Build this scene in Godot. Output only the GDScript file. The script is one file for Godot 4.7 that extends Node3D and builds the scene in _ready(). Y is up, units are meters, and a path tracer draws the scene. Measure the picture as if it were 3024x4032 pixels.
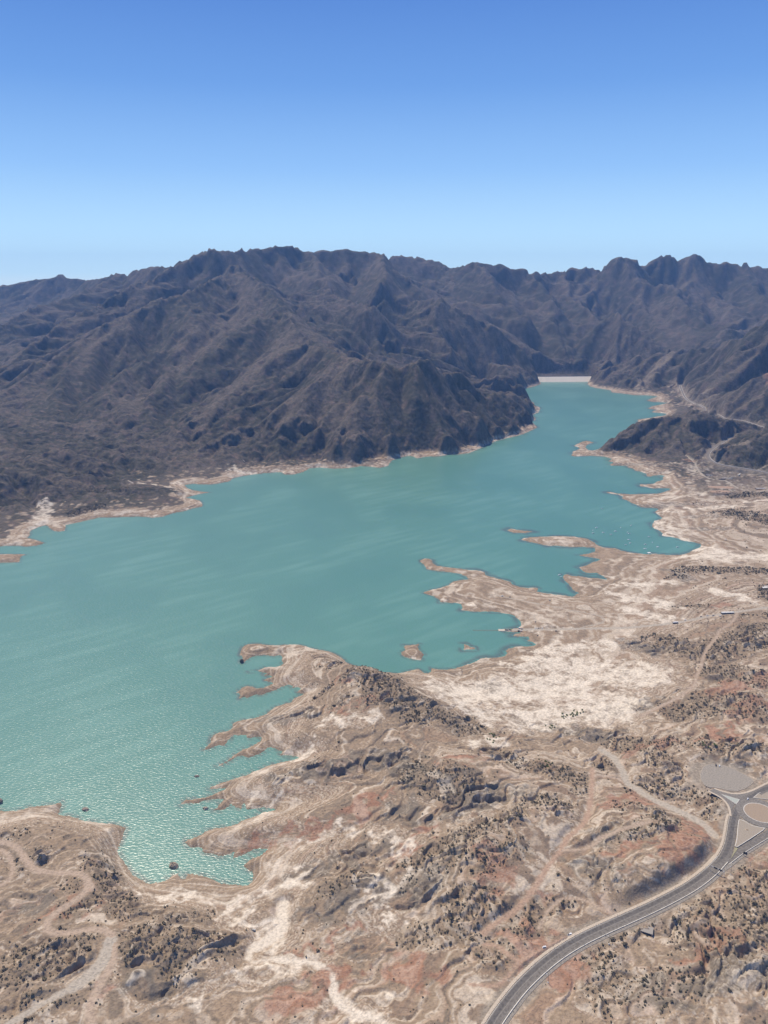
extends Node3D

# ---------------------------------------------------------------- camera, sky, sun, exposure
func setup_view() -> void:
	var cam := Camera3D.new()
	cam.name = "camera"
	cam.position = Vector3(0, 730, 0)
	cam.rotation_degrees = Vector3(-17, 0, 0)
	cam.fov = 67.33
	cam.near = 1.0
	cam.far = 60000.0
	add_child(cam)
	cam.current = true
	var sun := DirectionalLight3D.new()
	sun.name = "sun"
	var s := Vector3(-0.26, 0.87, -0.43).normalized()
	sun.transform = Transform3D(Basis.looking_at(-s, Vector3.UP), Vector3(0, 2000, 0))
	sun.light_energy = 1.45
	sun.light_color = Color(1.0, 0.95, 0.87)
	sun.light_angular_distance = 0.53
	sun.shadow_enabled = true
	add_child(sun)
	var env := Environment.new()
	env.background_mode = Environment.BG_SKY
	var pano := PanoramaSkyMaterial.new()
	pano.panorama = sky_picture()
	pano.energy_multiplier = 1.0
	var sky := Sky.new()
	sky.sky_material = pano
	env.sky = sky
	env.tonemap_mode = Environment.TONE_MAPPER_LINEAR
	env.tonemap_exposure = 1.12
	env.fog_enabled = true
	env.fog_light_color = Color(0.56, 0.74, 1.0)
	env.fog_density = 0.00004
	env.sdfgi_enabled = true
	env.ssao_enabled = true
	env.ssil_enabled = true
	var we := WorldEnvironment.new()
	we.name = "world_environment"
	we.environment = env
	add_child(we)

func sky_picture() -> ImageTexture:
	# clear desert air: pale at the horizon, deepening blue with height, whiter towards the north-east
	var w := 512
	var h := 512
	var im := Image.create(w, h, false, Image.FORMAT_RGBF)
	var stops := [0.0, 3.0, 7.0, 12.0, 18.0, 30.0, 55.0, 90.0]
	var cols := [Color(0.58, 0.82, 0.98), Color(0.46, 0.72, 0.96), Color(0.275, 0.51, 0.88), Color(0.150, 0.335, 0.735), Color(0.086, 0.218, 0.60), Color(0.058, 0.155, 0.46), Color(0.034, 0.100, 0.31), Color(0.026, 0.078, 0.25)]
	for j in h:
		var elev := 90.0 - (j + 0.5) / h * 180.0
		var e := maxf(elev, 0.0)
		var k := 0
		while k < stops.size() - 2 and e > stops[k + 1]:
			k += 1
		var t: float = clampf((e - stops[k]) / (stops[k + 1] - stops[k]), 0, 1)
		var c: Color = (cols[k] as Color).lerp(cols[k + 1], t)
		var low := exp(-e / 7.0)
		for i in w:
			var az := ((i + 0.5) / w - 0.5) * TAU      # 0 = straight ahead (-z), + to the right
			var east := 0.5 + 0.5 * cos(az - 1.1)
			var haze := low * smoothstep(0.45, 0.95, east)
			im.set_pixel(i, j, Color(c.r + 0.20 * haze, c.g + 0.06 * haze, c.b - 0.04 * haze))
	return ImageTexture.create_from_image(im)

# ---------------------------------------------------------------- measured outlines (metres, y up, camera above the origin)
var lake_outline_a: PackedFloat32Array = [-559.6,-929.2,-549.6,-927.6,-539.7,-926.2,-526.2,-926.9,-518.6,-930.3,-512.8,-934.5,-501.7,-937.3,-488.5,-939.2,-478.2,-940.4,-472.8,-944.4,-468.5,-946.4,-464.7,-938.5,-462.9,-925.7,-461.1,-919.3,-450.3,-917,-440.3,-914.8,-431.3,-910.9,-425.5,-907.6,-412.6,-905.3,-402.8,-903.1,-393.4,-902,-386.9,-900.5,-377.3,-898.7,-367.6,-896.5,-359.8,-893.2,-356.5,-888.9,-355.7,-880.3,-354.8,-870.8,-354.7,-859.5,-352.3,-846.3,-348.2,-836.4,-341.4,-829.6,-332.8,-820,-326.3,-810.6,-320.5,-805.1,-313.2,-801.4,-304.7,-795.9,-298.4,-790.5,-291.9,-790.1,-287.8,-792.1,-279,-793.6,-273.7,-797.3,-269.8,-803,-266.5,-805.1,-263.1,-807.2,-261.2,-803,-257.9,-797.8,-253.4,-796.8,-251.7,-797.8,-252.6,-803,-250.9,-805.7,-245.6,-806.2,-238.1,-804.6,-230.5,-802,-224.7,-800.4,-219.2,-796.8,-210.7,-793.1,-204.7,-790.1,-196,-789,-185.2,-789,-177,-786.5,-171,-787,-167.9,-791.6,-168.1,-802,-169.9,-808.3,-174.2,-810.4,-181.4,-815.8,-182.8,-819,-181.1,-823.4,-175.8,-830,-171.1,-835,-164.7,-838.5,-157,-848,-173.2,-848,-184.6,-838.9,-191.8,-833.9,-199.7,-831.1,-198.8,-836.7,-199.1,-842.9,-206.5,-838.9,-213.8,-835,-219.5,-835.5,-224.7,-837.2,-226.5,-840,-233.4,-840,-239.6,-842.3,-242.4,-844,-241.8,-846.8,-244.9,-851.4,-249.1,-852,-253,-850.9,-257.7,-850.3,-261.4,-852,-266.4,-857.2,-269.3,-860.7,-269.9,-864.8,-267.2,-869,-261.4,-872.6,-254.4,-875,-250.4,-879.2,-247.1,-883.5,-241.2,-887.1,-235.1,-890.2,-231.1,-891.5,-223.5,-891.5,-215.6,-894.6,-207.6,-897.7,-203.9,-900.8,-200.5,-905.3,-192.6,-909.7,-184,-914.9,-171.5,-924.5,-155.4,-928,-170.8,-931.5,-173.8,-933.5,-179.9,-930.5,-186.3,-929.5,-195.4,-928.5,-199,-930.5,-199.6,-937.5,-202.7,-941.6,-204.2,-937.5,-203.9,-928.5,-211.9,-932.5,-217.8,-935.5,-221.4,-940.6,-223.7,-935.5,-227.2,-929.5,-233.1,-926.5,-238.6,-927.5,-246.3,-926.5,-241,-932.5,-238.9,-941.6,-234,-950.8,-242.2,-951.4,-250.1,-950.8,-259.1,-948.7,-265.3,-946.7,-268.1,-941.6,-277.2,-940.6,-281.7,-942.6,-289,-939.9,-295,-937.5,-296.8,-939.1,-292.5,-948.7,-289.4,-952.2,-281.2,-951.8,-272.5,-954.9,-262.1,-956.4,-256.2,-960.1,-249.2,-965.4,-242.4,-972.4,-237.7,-976.1,-247.1,-975,-256.4,-973.9,-262,-974.6,-260.3,-979.3,-252.1,-985.8,-242.3,-992.4,-229.7,-999.1,-219.5,-1004.7,-209.3,-1010.4,-202.1,-1018.4,-194.2,-1021.9,-189.2,-1026.5,-182.9,-1032.4,-172.2,-1038.3,-164.1,-1041.9,-154.5,-1046.7,-143.3,-1050.3,-138.5,-1052.8,-142.5,-1056.4,-156,-1058.9,-163.2,-1058.2,-168.7,-1055.2,-166.7,-1062.6,-163.9,-1068.8,-170.2,-1072.6,-176,-1077.1,-182.4,-1080.1,-187.3,-1078.1,-192.8,-1070.1,-197.6,-1062.6,-204.3,-1058.9,-210.8,-1054,-216.4,-1052.3,-226.1,-1057.7,-233,-1055.7,-238.9,-1047.9,-244.7,-1040.7,-252,-1033.6,-256.9,-1029.3,-261,-1028.9,-261.8,-1032.4,-254.6,-1039.5,-247.4,-1046.7,-242.2,-1057.7,-236.4,-1066.3,-229.4,-1076.3,-221.3,-1081.4,-213.4,-1087.8,-208.5,-1094.3,-203.5,-1100.8,-203.9,-1108.7,-209.5,-1110.6,-215.5,-1110,-221,-1106.1,-227.5,-1108.7,-230.2,-1115.4,-236.3,-1115.4,-242.9,-1114,-248.7,-1116.2,-252.1,-1110,-254.9,-1100.8,-257.4,-1090.4,-260.6,-1084,-269.9,-1085.8,-276.5,-1081.4,-282.8,-1076.3,-289.4,-1072.6,-292.6,-1073.8,-289,-1084,-285.2,-1094.3,-288,-1103.4,-285.5,-1116.7,-279.2,-1123.5,-269.3,-1127.6,-260.8,-1131.7,-257.5,-1138.6,-259.6,-1149.8,-253.3,-1158.3,-245.9,-1161.1,-238.5,-1164,-225,-1168.3,-214.7,-1174.2,-206.2,-1181.5,-202.5,-1188.9,-201,-1193.4,-194.4,-1204,-185.4,-1210.1,-176.3,-1216.2,-167,-1220.9,-165.6,-1230.3,-159,-1238.3,-149.6,-1244.7,-147.4,-1247.9,-155.1,-1249.6,-161.6,-1254.4,-158,-1261,-156.2,-1267.6,-162.5,-1271,-172.6,-1269.3,-171.6,-1276,-179.1,-1281.1,-186.8,-1274.3,-195.8,-1264.3,-205.1,-1257.7,-214.5,-1252.8,-220,-1244.7,-226.5,-1243.1,-233.7,-1246.3,-239.6,-1241.5,-246.6,-1233.5,-253.8,-1236.7,-259.8,-1232.6,-263.5,-1230.3,-263.1,-1241.5,-265.3,-1249.6,-273.3,-1251.8,-268.5,-1262.7,-263.5,-1272.6,-255.7,-1277,-243.3,-1274.3,-235.4,-1267.6,-225.7,-1271,-216.6,-1279.4,-210.7,-1286.1,-213.2,-1291.3,-220.3,-1293,-227.8,-1296.4,-227.7,-1301.6,-220.6,-1306.9,-214.4,-1312.2,-220.1,-1315.7,-230.4,-1313.9,-233,-1319.2,-226.5,-1323.5,-232.3,-1326.4,-242,-1331.8,-254,-1329.3,-266.4,-1329.3,-260,-1333.6,-247.9,-1335.4,-240.1,-1342.7,-232.2,-1350.1,-223.5,-1352,-212.5,-1350.1,-204.2,-1355.7,-199.7,-1363.2,-205.1,-1376.5]
var lake_outline_b: PackedFloat32Array = [-205,-1390,-209.9,-1399.8,-220.2,-1393.9,-231.6,-1395.9,-241.4,-1399.8,-254.1,-1397.8,-265.8,-1390,-273,-1378.4,-276.8,-1368.9,-283.4,-1365.1,-286.6,-1372.7,-283.5,-1386.1,-288.9,-1395.9,-293,-1397.8,-293.5,-1405.7,-293.1,-1429.9,-291.1,-1440.2,-283,-1448.5,-266.3,-1451.4,-256.5,-1449.8,-242.3,-1444.3,-222.9,-1441.4,-208,-1444.3,-193.3,-1448.5,-177.9,-1447.3,-163.8,-1440.2,-149.6,-1429.9,-134,-1423.8,-118.5,-1417.7,-103,-1409.7,-89.2,-1395.9,-79.3,-1382.2,-71.2,-1365.1,-52.6,-1352,-34.4,-1342.7,-16.4,-1332.9,-5.9,-1323.5,25.7,-1325.7,36.4,-1328.8,48.4,-1335.3,58,-1339,66.5,-1342.6,71.1,-1339,75.5,-1331.7,78.7,-1325.7,84.6,-1325.7,88.5,-1331.7,91.2,-1337.8,90.6,-1347.5,96.5,-1345.1,104.6,-1341.9,121.2,-1340.9,138.3,-1345.1,148.4,-1351.2,161.4,-1361.2,177.3,-1373.8,193.4,-1386.6,203.5,-1389.2,223.1,-1389.2,242.1,-1399.8,245.5,-1407.2,244.7,-1417.2,253.7,-1429.9,269.1,-1437.6,283.7,-1440.2,298.5,-1442.8,311,-1446.4,305.6,-1455.8,295.9,-1462.2,301.2,-1471.8,305.6,-1482.6,297.8,-1479.9,281.2,-1482.6,271.9,-1485.4,278.9,-1498,294.6,-1503.6,279.8,-1503.6,260.5,-1506.4,253.6,-1510.3,259.6,-1517.1,277.5,-1520.5,290.6,-1524.5,296.8,-1538.9,297.9,-1568.4,292.7,-1583.5,278.8,-1594,259.7,-1605.1,239.2,-1608.3,223.3,-1606.4,197.6,-1610.2,182.3,-1614.6,174.7,-1617.7,178.6,-1630.5,176.1,-1646.7,170.1,-1653.3,154.4,-1658.6,138.6,-1663.2,129.1,-1661.2,132.6,-1673.2,124,-1686.8,119.2,-1697.1,106,-1707.5,92.8,-1719.4,98.8,-1728.6,116.2,-1739.4,139.5,-1752.4,157.8,-1768.6,171,-1791.1,189.4,-1802.6,210.4,-1810.3,208.9,-1823.5,195.6,-1837.7,176,-1849.7,147.2,-1860.2,123.8,-1868.4,112.2,-1874.1,106.8,-1886.5,106.4,-1907.6,96.7,-1929,95.7,-1942.1,107.2,-1955.3,122.9,-1957.1,130,-1946.5,131.5,-1920.4,141,-1901.6,164.6,-1893.2,194.1,-1884.9,226,-1874.1,249.3,-1868.4,259.9,-1857.8,262.8,-1833.8,276.4,-1825.9,289.4,-1814.2,310.5,-1800.3,321.8,-1789.6,324.1,-1768.6,337.5,-1755.4,353.9,-1752.4,374.2,-1755.4,380.7,-1745.2,373.4,-1728.6,387.3,-1721.5,413.1,-1712.4,436.1,-1704,451,-1697.1,467,-1718,456.1,-1743,456.4,-1768.6,451.7,-1798.8,453.4,-1825.9,458.4,-1841.7,471.1,-1845.7,480.1,-1833.8,502.3,-1828.2,523.1,-1816.7,546.4,-1814.9,561.3,-1807.7,556.6,-1827.7,547.9,-1846.2,530.2,-1844.3,516.9,-1846.2,511.2,-1865,512.3,-1884.2,506.5,-1889.1,531.2,-1903.7,560.3,-1933.7,582.3,-1949.1,566.9,-1959.4,547.8,-1969.8,532.1,-1980.4,558.1,-1996.4,580.8,-2012.6,591.7,-2040.2,573.7,-2043.5,551.6,-2045.8,514.6,-2049.1,477.8,-2053.6,459.5,-2057,523.5,-2049.8,460,-2059.6,425.3,-2085.4,396.2,-2109.8,406.5,-2130.5,463.2,-2143.1,518.6,-2147.3,558.1,-2141,594.1,-2122.2,608.1,-2085.4,610.9,-2062.7,623.4,-2045.8,651.9,-2040.2,662.1,-2023.5,679.6,-2007.1,705.8,-1996.4,726.2,-1991,742.7,-1996.4,766.7,-1991,790.6,-1985.7,812.7,-1985.7,840.8,-2001.7,860.3,-2023.5,893.6,-2051.4,902.6,-2074.2,891.8,-2085.7,872.2,-2095.1,859.8,-2103.3,854.7,-2121.1,836.4,-2135.6,816.2,-2145.3,828.7,-2170,823.6,-2201.7,813.7,-2214.6,820.6,-2247.4,842.6,-2294.8,862.7,-2304.6,878.9,-2327,878.7,-2351.4,875.7,-2380.6,890.1,-2410.5,908.5,-2425.7,888,-2430.3,854.6,-2436.4,841.3,-2464.5,831.1,-2504.4,817,-2548.9,828.1,-2570.9,820.6,-2593.2,800.6,-2605.4,785.2,-2617.6,786.7,-2631.8,803.4,-2631.8,826.7,-2614.1,852.4,-2605.4,894.8,-2605.4,927.7,-2605.4,974.3,-2617.6,1001.2,-2640.7,1033.2,-2676.9,1009.1,-2676.9,970.5,-2676.9,950.2,-2696,931.9,-2704,932.8,-2720.1,943.8,-2741.3,963.3,-2736.4,991.4,-2744.6,1015.4,-2777.9,1052.9,-2812,1060.7,-2846.9,1074.4,-2861.1,1065.4,-2873.6,1040.3,-2864.6,1016.8,-2846.9,1004.4,-2855.7,1013.8,-2891.6,1003.3,-2928.3,986.6,-2947,990.9,-2975.5,975.1,-2998.6,978.1,-3024,945.7,-3024,914.3,-3028,919.3,-3053.9,946.1,-3090.5,926.4,-3104.9,952.6,-3146.9,948.9,-3168.3,932.4,-3196.5,895.6,-3205.2,845.6,-3200.8,813.6,-3189.9,796.8,-3211.8,814.6,-3256.6,820.1,-3290.9,843.2,-3314.1,872.5,-3361.6,865.5,-3385.8,855.8,-3410.3,875.1,-3447.7,913.8,-3498.8,941.7,-3524.9,959.7,-3511.8,970.2,-3480.8,946.5,-3460.4,921.2,-3422.7,903.7,-3373.6,901.8,-3325.9,921,-3302.5,958.8,-3349.6,997.7,-3398,1032.3,-3447.7,1071.7,-3511.8,1131.4,-3605.5,1182.9,-3703.9,1244,-3783.4,1290.1,-3847.4,1289.3,-3900.8,1310.4,-3949.1,1337.2,-4015.2,1350.4,-4076.6]
var lake_outline_c: PackedFloat32Array = [1398.5,-4111.5,1434.1,-4125.6,1497.1,-4182.9,1552.5,-4197.5,1569.6,-4264.3,1535,-4294.6,1507.9,-4310,1531.2,-4360.5,1566.8,-4388.2,1528,-4440.5,1578.8,-4523.3,1645.2,-4578.7,1726.5,-4653.2,1685.4,-4675.5,1639.4,-4684.5,1620.2,-4743.8,1668.3,-4814,1744.3,-4910.7,1730.7,-4935.5,1687.2,-4960.5,1616.4,-4970.6,1561.9,-5037,1501.6,-5089.3,1524.3,-5197,1493,-5252.5,1453.1,-5309.2,1435.9,-5396.4,1450.4,-5517.1,1479.9,-5617.5,1315.8,-5611.1,1135.5,-5604.7,1122.5,-5517.1,1058.8,-5396.4,994.9,-5309.2,928.3,-5197,931.4,-5169.7,882.7,-5063,852.5,-4970.6,871.3,-4950.5,901.3,-4910.7,904.6,-4767,911.8,-4653.2,898.9,-4565.8,913.3,-4481.5,904.7,-4420.2,872,-4302.3,809.7,-4208.5,821.3,-4136.2,816.3,-4076.6,780.4,-4015.2,780,-3916.8,779.7,-3853.6,728.2,-3762.4,673.3,-3675.3,625.2,-3619.2,587.2,-3586.4,526.6,-3518.3,463.2,-3423.1,440.1,-3370.8,400.1,-3307.5,368.1,-3258.4,323.4,-3234.4,275,-3222.5,231.5,-3199,189.4,-3192,136.1,-3159.7,122,-3199,101.4,-3206,69.4,-3175.8,32.6,-3119.1,16.8,-3021.7,-17.6,-2990.5,-57.1,-3011.3,-91.9,-3021.7,-115.9,-3000.9,-163.9,-2980.3,-201.7,-2976.9,-258.6,-2996.4,-294.6,-2984.7,-315.8,-2920,-347.9,-2883.2,-383.6,-2883.2,-401.7,-2920,-458.9,-2908.9,-532.5,-2865.1,-570.3,-2829.6,-577.9,-2777.7,-614.2,-2744.2,-661.7,-2727.7,-621.9,-2734.4,-677.6,-2734.4,-705.3,-2744.3,-731,-2724.7,-711.4,-2686.2,-684.8,-2657.9,-660.8,-2639.4,-613.9,-2626.6,-647.6,-2603.1,-670.2,-2576.5,-687.7,-2550.3,-657.2,-2541.7,-629.6,-2524.7,-612.6,-2491.2,-603.4,-2450.4,-629.8,-2426.6,-653.8,-2395.4,-683.7,-2372.6,-704.6,-2335.3,-736.2,-2323.6,-756.3,-2332.3,-784.4,-2338.2,-826.4,-2332.3,-868.7,-2328,-903.6,-2328,-928,-2299.1,-956,-2270.8,-977.7,-2250.1,-957.5,-2193.7,-973,-2185.9,-991.1,-2189.8,-1024.3,-2229.6,-1041.3,-2250.1,-1053.7,-2229.6,-1062.2,-2196.3,-1047.2,-2157.5,-1043.1,-2129.9,-1005.3,-2107.7,-973.2,-2083.6,-984.7,-2059.9,-1015.8,-2050.6,-1035.6,-2059.9,-1066.9,-2059.9,-1087.6,-2054.1,-1108.2,-2048.3,-1413.5,-2014.1,-2026.8,-2014.1,-1011.1,-929.2,-783.1,-932.7,-658.5,-930.3]
func lake_outline() -> PackedFloat32Array:
	var a := PackedFloat32Array()
	a.append_array(lake_outline_a)
	a.append_array(lake_outline_b)
	a.append_array(lake_outline_c)
	return a
var island_a: PackedFloat32Array = [38.5,-1445.6,50.5,-1444.2,62,-1445.6,74.9,-1451.2,70.4,-1434.6,72.4,-1423.7,78.1,-1410.2,81.4,-1402.3,77.1,-1389.2,74.6,-1376.4,64.4,-1378.9,49.9,-1384.1,40.3,-1390.5,34.4,-1402.3,33.9,-1410.2,38.5,-1418.3,42.9,-1422.3,40.1,-1434.6]
var island_b: PackedFloat32Array = [162.1,-1449.8,171.3,-1452.6,176.3,-1445.6,180.7,-1438.7,190.6,-1437.3,191.7,-1430.5,189.4,-1421,173.6,-1419.6,158.3,-1416.9,157.1,-1423.7,160.8,-1435.9]
var island_c: PackedFloat32Array = [366.4,-2201.5,382.9,-2217.1,418.8,-2201.5,450.8,-2186.1,420,-2168.7,386.3,-2173]
var island_d: PackedFloat32Array = [-1057.8,-1991.8,-1018.9,-1989.6,-981,-1994,-991,-1970,-973.8,-1927.7,-996.3,-1924.5,-1024.7,-1922.5,-1071.4,-1927.7,-1093.1,-1986.3]
func near_heights() -> Array:
	var out := []
	out.append(PackedFloat32Array([-151.3,16,-1373,-123.4,24,-1344.3,-98,32,-1312.5,-65,42,-1278.4,-40.3,52,-1250.5,-15,58,-1221]))
	out.append(PackedFloat32Array([24,58,-1182.6,51.2,52,-1162,77.7,45,-1140.2,114.7,34,-1115.3,138.8,22,-1086.6]))
	out.append(PackedFloat32Array([-275,8,-1414.2,-254,10,-1412.3]))
	out.append(PackedFloat32Array([-203.7,9,-1412.3,-166.4,9,-1412.3,-127.3,12,-1390.5]))
	out.append(PackedFloat32Array([-170.3,14,-1283.5,-146.3,17,-1302.6,-120.2,22,-1304.1]))
	out.append(PackedFloat32Array([-94.4,30,-1181.3,-62.5,38,-1183,-30.6,46,-1184.6]))
	out.append(PackedFloat32Array([-233.4,5,-1245.9,-200.8,8,-1253.7,-168.7,11,-1268.4]))
	out.append(PackedFloat32Array([-157.3,11,-1168,-126,16,-1174.6,-93.4,22,-1164.7]))
	out.append(PackedFloat32Array([-213.1,9,-986.8,-186.4,12,-993.8,-159.3,16,-999.5,-124.8,20,-1003]))
	out.append(PackedFloat32Array([-240.7,7,-1059.8,-211,10,-1057.9,-184.1,12,-1075,-155.2,16,-1081.8]))
	out.append(PackedFloat32Array([-269.6,8,-1093.9,-250.2,9,-1111,-212.9,11,-1116,-175.6,15,-1123.4]))
	out.append(PackedFloat32Array([-278.5,4,-941.5,-255.2,6,-945,-234.1,8,-953.8,-209.1,12,-965.3,-180.6,14,-956.3,-140.4,20,-958.8]))
	out.append(PackedFloat32Array([-257.6,6,-858.3,-236.1,11,-855.9,-212.1,13,-859.4,-188.8,16,-867.7]))
	out.append(PackedFloat32Array([-188.8,14,-857.8,-144.1,20,-873.2,-82.7,26,-893.9,-19.2,34,-918.1]))
	out.append(PackedFloat32Array([-151,8,-809.5,-107.3,14,-819.1,-47.9,22,-830.9,-2.7,28,-845.4]))
	out.append(PackedFloat32Array([-306.6,3,-783.5,-258.6,5,-777.6,-221.3,6,-765.3,-187.2,6,-765.3]))
	out.append(PackedFloat32Array([-191.9,9,-719.8,-193.2,7,-739,-171,9,-754.8]))
	out.append(PackedFloat32Array([-164.9,14,-721.5,-125.7,16,-733.3,-85.3,24,-742.7,-16.6,36,-762.8]))
	out.append(PackedFloat32Array([-519.2,16,-868.9,-458.6,22,-875.3,-425.9,21,-872,-371.6,20,-850.6,-347.9,19,-834.4]))
	out.append(PackedFloat32Array([-373.9,24,-815.9,-355.4,26,-789.4,-332.8,24,-764.6,-321,16,-769.5]))
	out.append(PackedFloat32Array([-294.4,28,-707.4,-255.8,27,-711.8,-216.7,24,-714.8,-205.7,20,-712.1]))
	out.append(PackedFloat32Array([-266.3,36,-661.5,-217.5,36,-667.6,-179.3,32,-665.3,-166.3,24,-660.8]))
	out.append(PackedFloat32Array([-276.3,38,-616.5,-239.4,30,-610.1,-203.8,30,-610.1,-171.9,26,-627.2]))
	out.append(PackedFloat32Array([-248,36,-571.8,-197.4,30,-584.2,-153.8,30,-596.9,-83.8,30,-596.9]))
	out.append(PackedFloat32Array([-436.7,24,-757.2,-424.6,27,-701.8,-381.1,33,-664.3,-342.5,36,-632.2,-394.3,40,-614.7]))
	out.append(PackedFloat32Array([-423.1,22,-826.6,-448.8,23,-817.1]))
	out.append(PackedFloat32Array([15.7,28,-877.2,44.2,36,-810.3]))
	out.append(PackedFloat32Array([13.7,24,-739.1,26.5,25,-703.8,12.8,22,-674.8,0,28,-598.6]))
	out.append(PackedFloat32Array([48.9,32,-635.8,75.8,38,-665.6,98.6,38,-644.7,68.1,38,-577.5]))
	out.append(PackedFloat32Array([99.5,60,-782.3,128.7,64,-789.7,144.6,62,-800.3,182.1,60,-815.4,228.6,58,-853.3,236.8,52,-875]))
	out.append(PackedFloat32Array([81.3,52,-734.3,114.3,50,-715.3,140.8,50,-732.9]))
	out.append(PackedFloat32Array([66.2,48,-940.8,102.2,54,-976.4,139.8,50,-948.7,183.8,44,-930.4]))
	out.append(PackedFloat32Array([32.6,34,-918.1,140,44,-871.1,177.8,42,-892.8]))
	out.append(PackedFloat32Array([271,60,-736.5,300.9,64,-746.8,332.2,64,-758.1,369.8,64,-769.7,403.2,62,-796.2]))
	out.append(PackedFloat32Array([224,52,-741.6,242.6,48,-727.9,202.9,48,-731.5]))
	out.append(PackedFloat32Array([341.6,58,-826.5,325.7,52,-870.3,292.6,48,-861.4,386.1,46,-863.9]))
	out.append(PackedFloat32Array([246.9,37,-645.7,285.5,34,-672.6,317.9,38,-671.8,208.8,38,-641.8]))
	out.append(PackedFloat32Array([324.1,42,-655.7,376.2,50,-663.2,416.8,56,-698.8,393.8,60,-624.2]))
	out.append(PackedFloat32Array([299.6,50,-592.6,228.1,46,-583.3,183,44,-585,358.6,58,-573]))
	out.append(PackedFloat32Array([388,40,-1014.3,432.8,46,-993.8,501.1,54,-993.8,545.5,50,-976.5,562.3,56,-1014.7]))
	out.append(PackedFloat32Array([284.3,1.2,-1422.9,316.8,3.5,-1350,245.9,4,-1303.6,340.1,7,-1255.5,404.8,8,-1341.6,508.5,10,-1385.8]))
	out.append(PackedFloat32Array([193.6,11,-1308.8,216.5,10,-1284.2]))
	out.append(PackedFloat32Array([296,8,-1302.6]))
	out.append(PackedFloat32Array([411.2,11,-1208.4,280.5,10,-1172.1,229.7,13,-1110.5,324.5,15,-1107.4,376.3,18,-1089.5,131.2,3,-1296.6,145.3,8,-1221.4]))
	out.append(PackedFloat32Array([617.7,12,-1568.6,529.2,7,-1617.3,511.1,3,-1750.5,665,10,-1704.9,807.2,14,-1783.9,769,18,-1837.2,878.8,22,-1818.8,953,25,-1803.1]))
	out.append(PackedFloat32Array([587.6,26,-1355,693.5,32,-1392.7,733.1,38,-1331.9,574.5,32,-1212.1,514.2,27,-1159]))
	out.append(PackedFloat32Array([625.8,46,-1149.6,549.4,44,-1062.5,458.7,25,-1112.3]))
	out.append(PackedFloat32Array([794.4,12,-1903.3,896.8,8,-2004.4,1003.6,11,-1959.1,1027.7,14,-1933]))
	out.append(PackedFloat32Array([282,8,-1738.5,231.4,6,-1788.3,167.5,4.5,-1717.9,380.6,8,-1667.9,475,9,-1612.8]))
	out.append(PackedFloat32Array([157.1,2.5,-1877.2,123,1.8,-1912.9,208.9,3,-1851.2]))
	out.append(PackedFloat32Array([452.8,5,-2091.3,503.2,9,-2079.7,565.3,8,-2062.6]))
	out.append(PackedFloat32Array([885.3,8,-2144.9,956.8,12,-2154.5,995.3,17,-2087,1096,30,-2165.4,1185.7,30,-2282.2]))
	out.append(PackedFloat32Array([1025.4,13,-2325.2,931,8,-2366.7,868.8,4,-2292.9]))
	out.append(PackedFloat32Array([851.8,9,-2469.5,968.9,12,-2473.1,1135.2,16,-2501.4,1290.4,28,-2502.1]))
	out.append(PackedFloat32Array([836.7,4,-2572.8,793.7,1,-2619.5]))
	out.append(PackedFloat32Array([1028.1,6,-2754.9,1084.6,13,-2679.1,1160.1,24,-2622.2,1228.8,26,-2630.5,1288.9,30,-2584.4]))
	out.append(PackedFloat32Array([1284.4,34,-2801.9,1368.2,36,-2758.4]))
	out.append(PackedFloat32Array([57.3,2.5,-1421.5,62.2,7,-1388.9,70.8,6,-1388.2,44.2,3,-1399.2]))
	out.append(PackedFloat32Array([169,5.5,-1425.1,181.4,3,-1423.2]))
	out.append(PackedFloat32Array([-1005.9,10,-1932.4,-1022.3,14,-1921.7]))
	out.append(PackedFloat32Array([395.1,3,-2185.9]))
	out.append(PackedFloat32Array([-138,1,-1051.3,-122.7,5,-1049.2,-105.2,9,-1049.5,-84.9,14,-1049.5]))
	out.append(PackedFloat32Array([-154.5,1,-926.7,-119.2,6,-931.8,-79.7,12,-939.4,-33.6,19,-961.6,0,23,-975.3]))
	out.append(PackedFloat32Array([-156.1,1,-846.8,-123.4,5,-853,-80.6,11,-861.4,-34.1,17,-867.7,0,21,-876.6]))
	out.append(PackedFloat32Array([-203.4,1,-1107.7,-189.7,5,-1111.8,-167.4,9,-1117.7,-144.7,13,-1121]))
	out.append(PackedFloat32Array([-145.9,1,-1244.6,-129.3,6,-1244.1,-112.6,12,-1246.8,-95.8,19,-1247.7]))
	out.append(PackedFloat32Array([-202.2,1,-1372.7,-183,5,-1361.4,-160.6,9,-1355.7]))
	out.append(PackedFloat32Array([-167.8,1,-801.3,-136.2,5,-808.9,-92.1,9,-814.5,-47.6,13,-820.3,0,17,-828.2]))
	out.append(PackedFloat32Array([-155,17,-1080.3,-125.4,24,-1082.6,-95.7,31,-1084.9]))
	out.append(PackedFloat32Array([-124.6,21,-1001.5,-103.5,28,-1000.8,-82.6,34,-1001.4]))
	out.append(PackedFloat32Array([-168.7,11,-1268.4,-134.3,18,-1266.2,-99.6,28,-1258.4]))
	out.append(PackedFloat32Array([-667.8,10,-2807.5,-758.9,12,-2758.7,-894.8,16,-2703.6]))
	out.append(PackedFloat32Array([-866,42,-2540.6,-812.9,38,-2519.6,-710.3,26,-2572.3]))
	out.append(PackedFloat32Array([-661.3,10,-2465.2,-630.6,6,-2470.7]))
	out.append(PackedFloat32Array([-1016,32,-2497.6,-906.3,36,-2449.4]))
	out.append(PackedFloat32Array([-923.7,10,-2362.6,-793.4,12,-2371.3]))
	out.append(PackedFloat32Array([-1066.4,16,-2388.9,-1078.4,10,-2260.6]))
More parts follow.
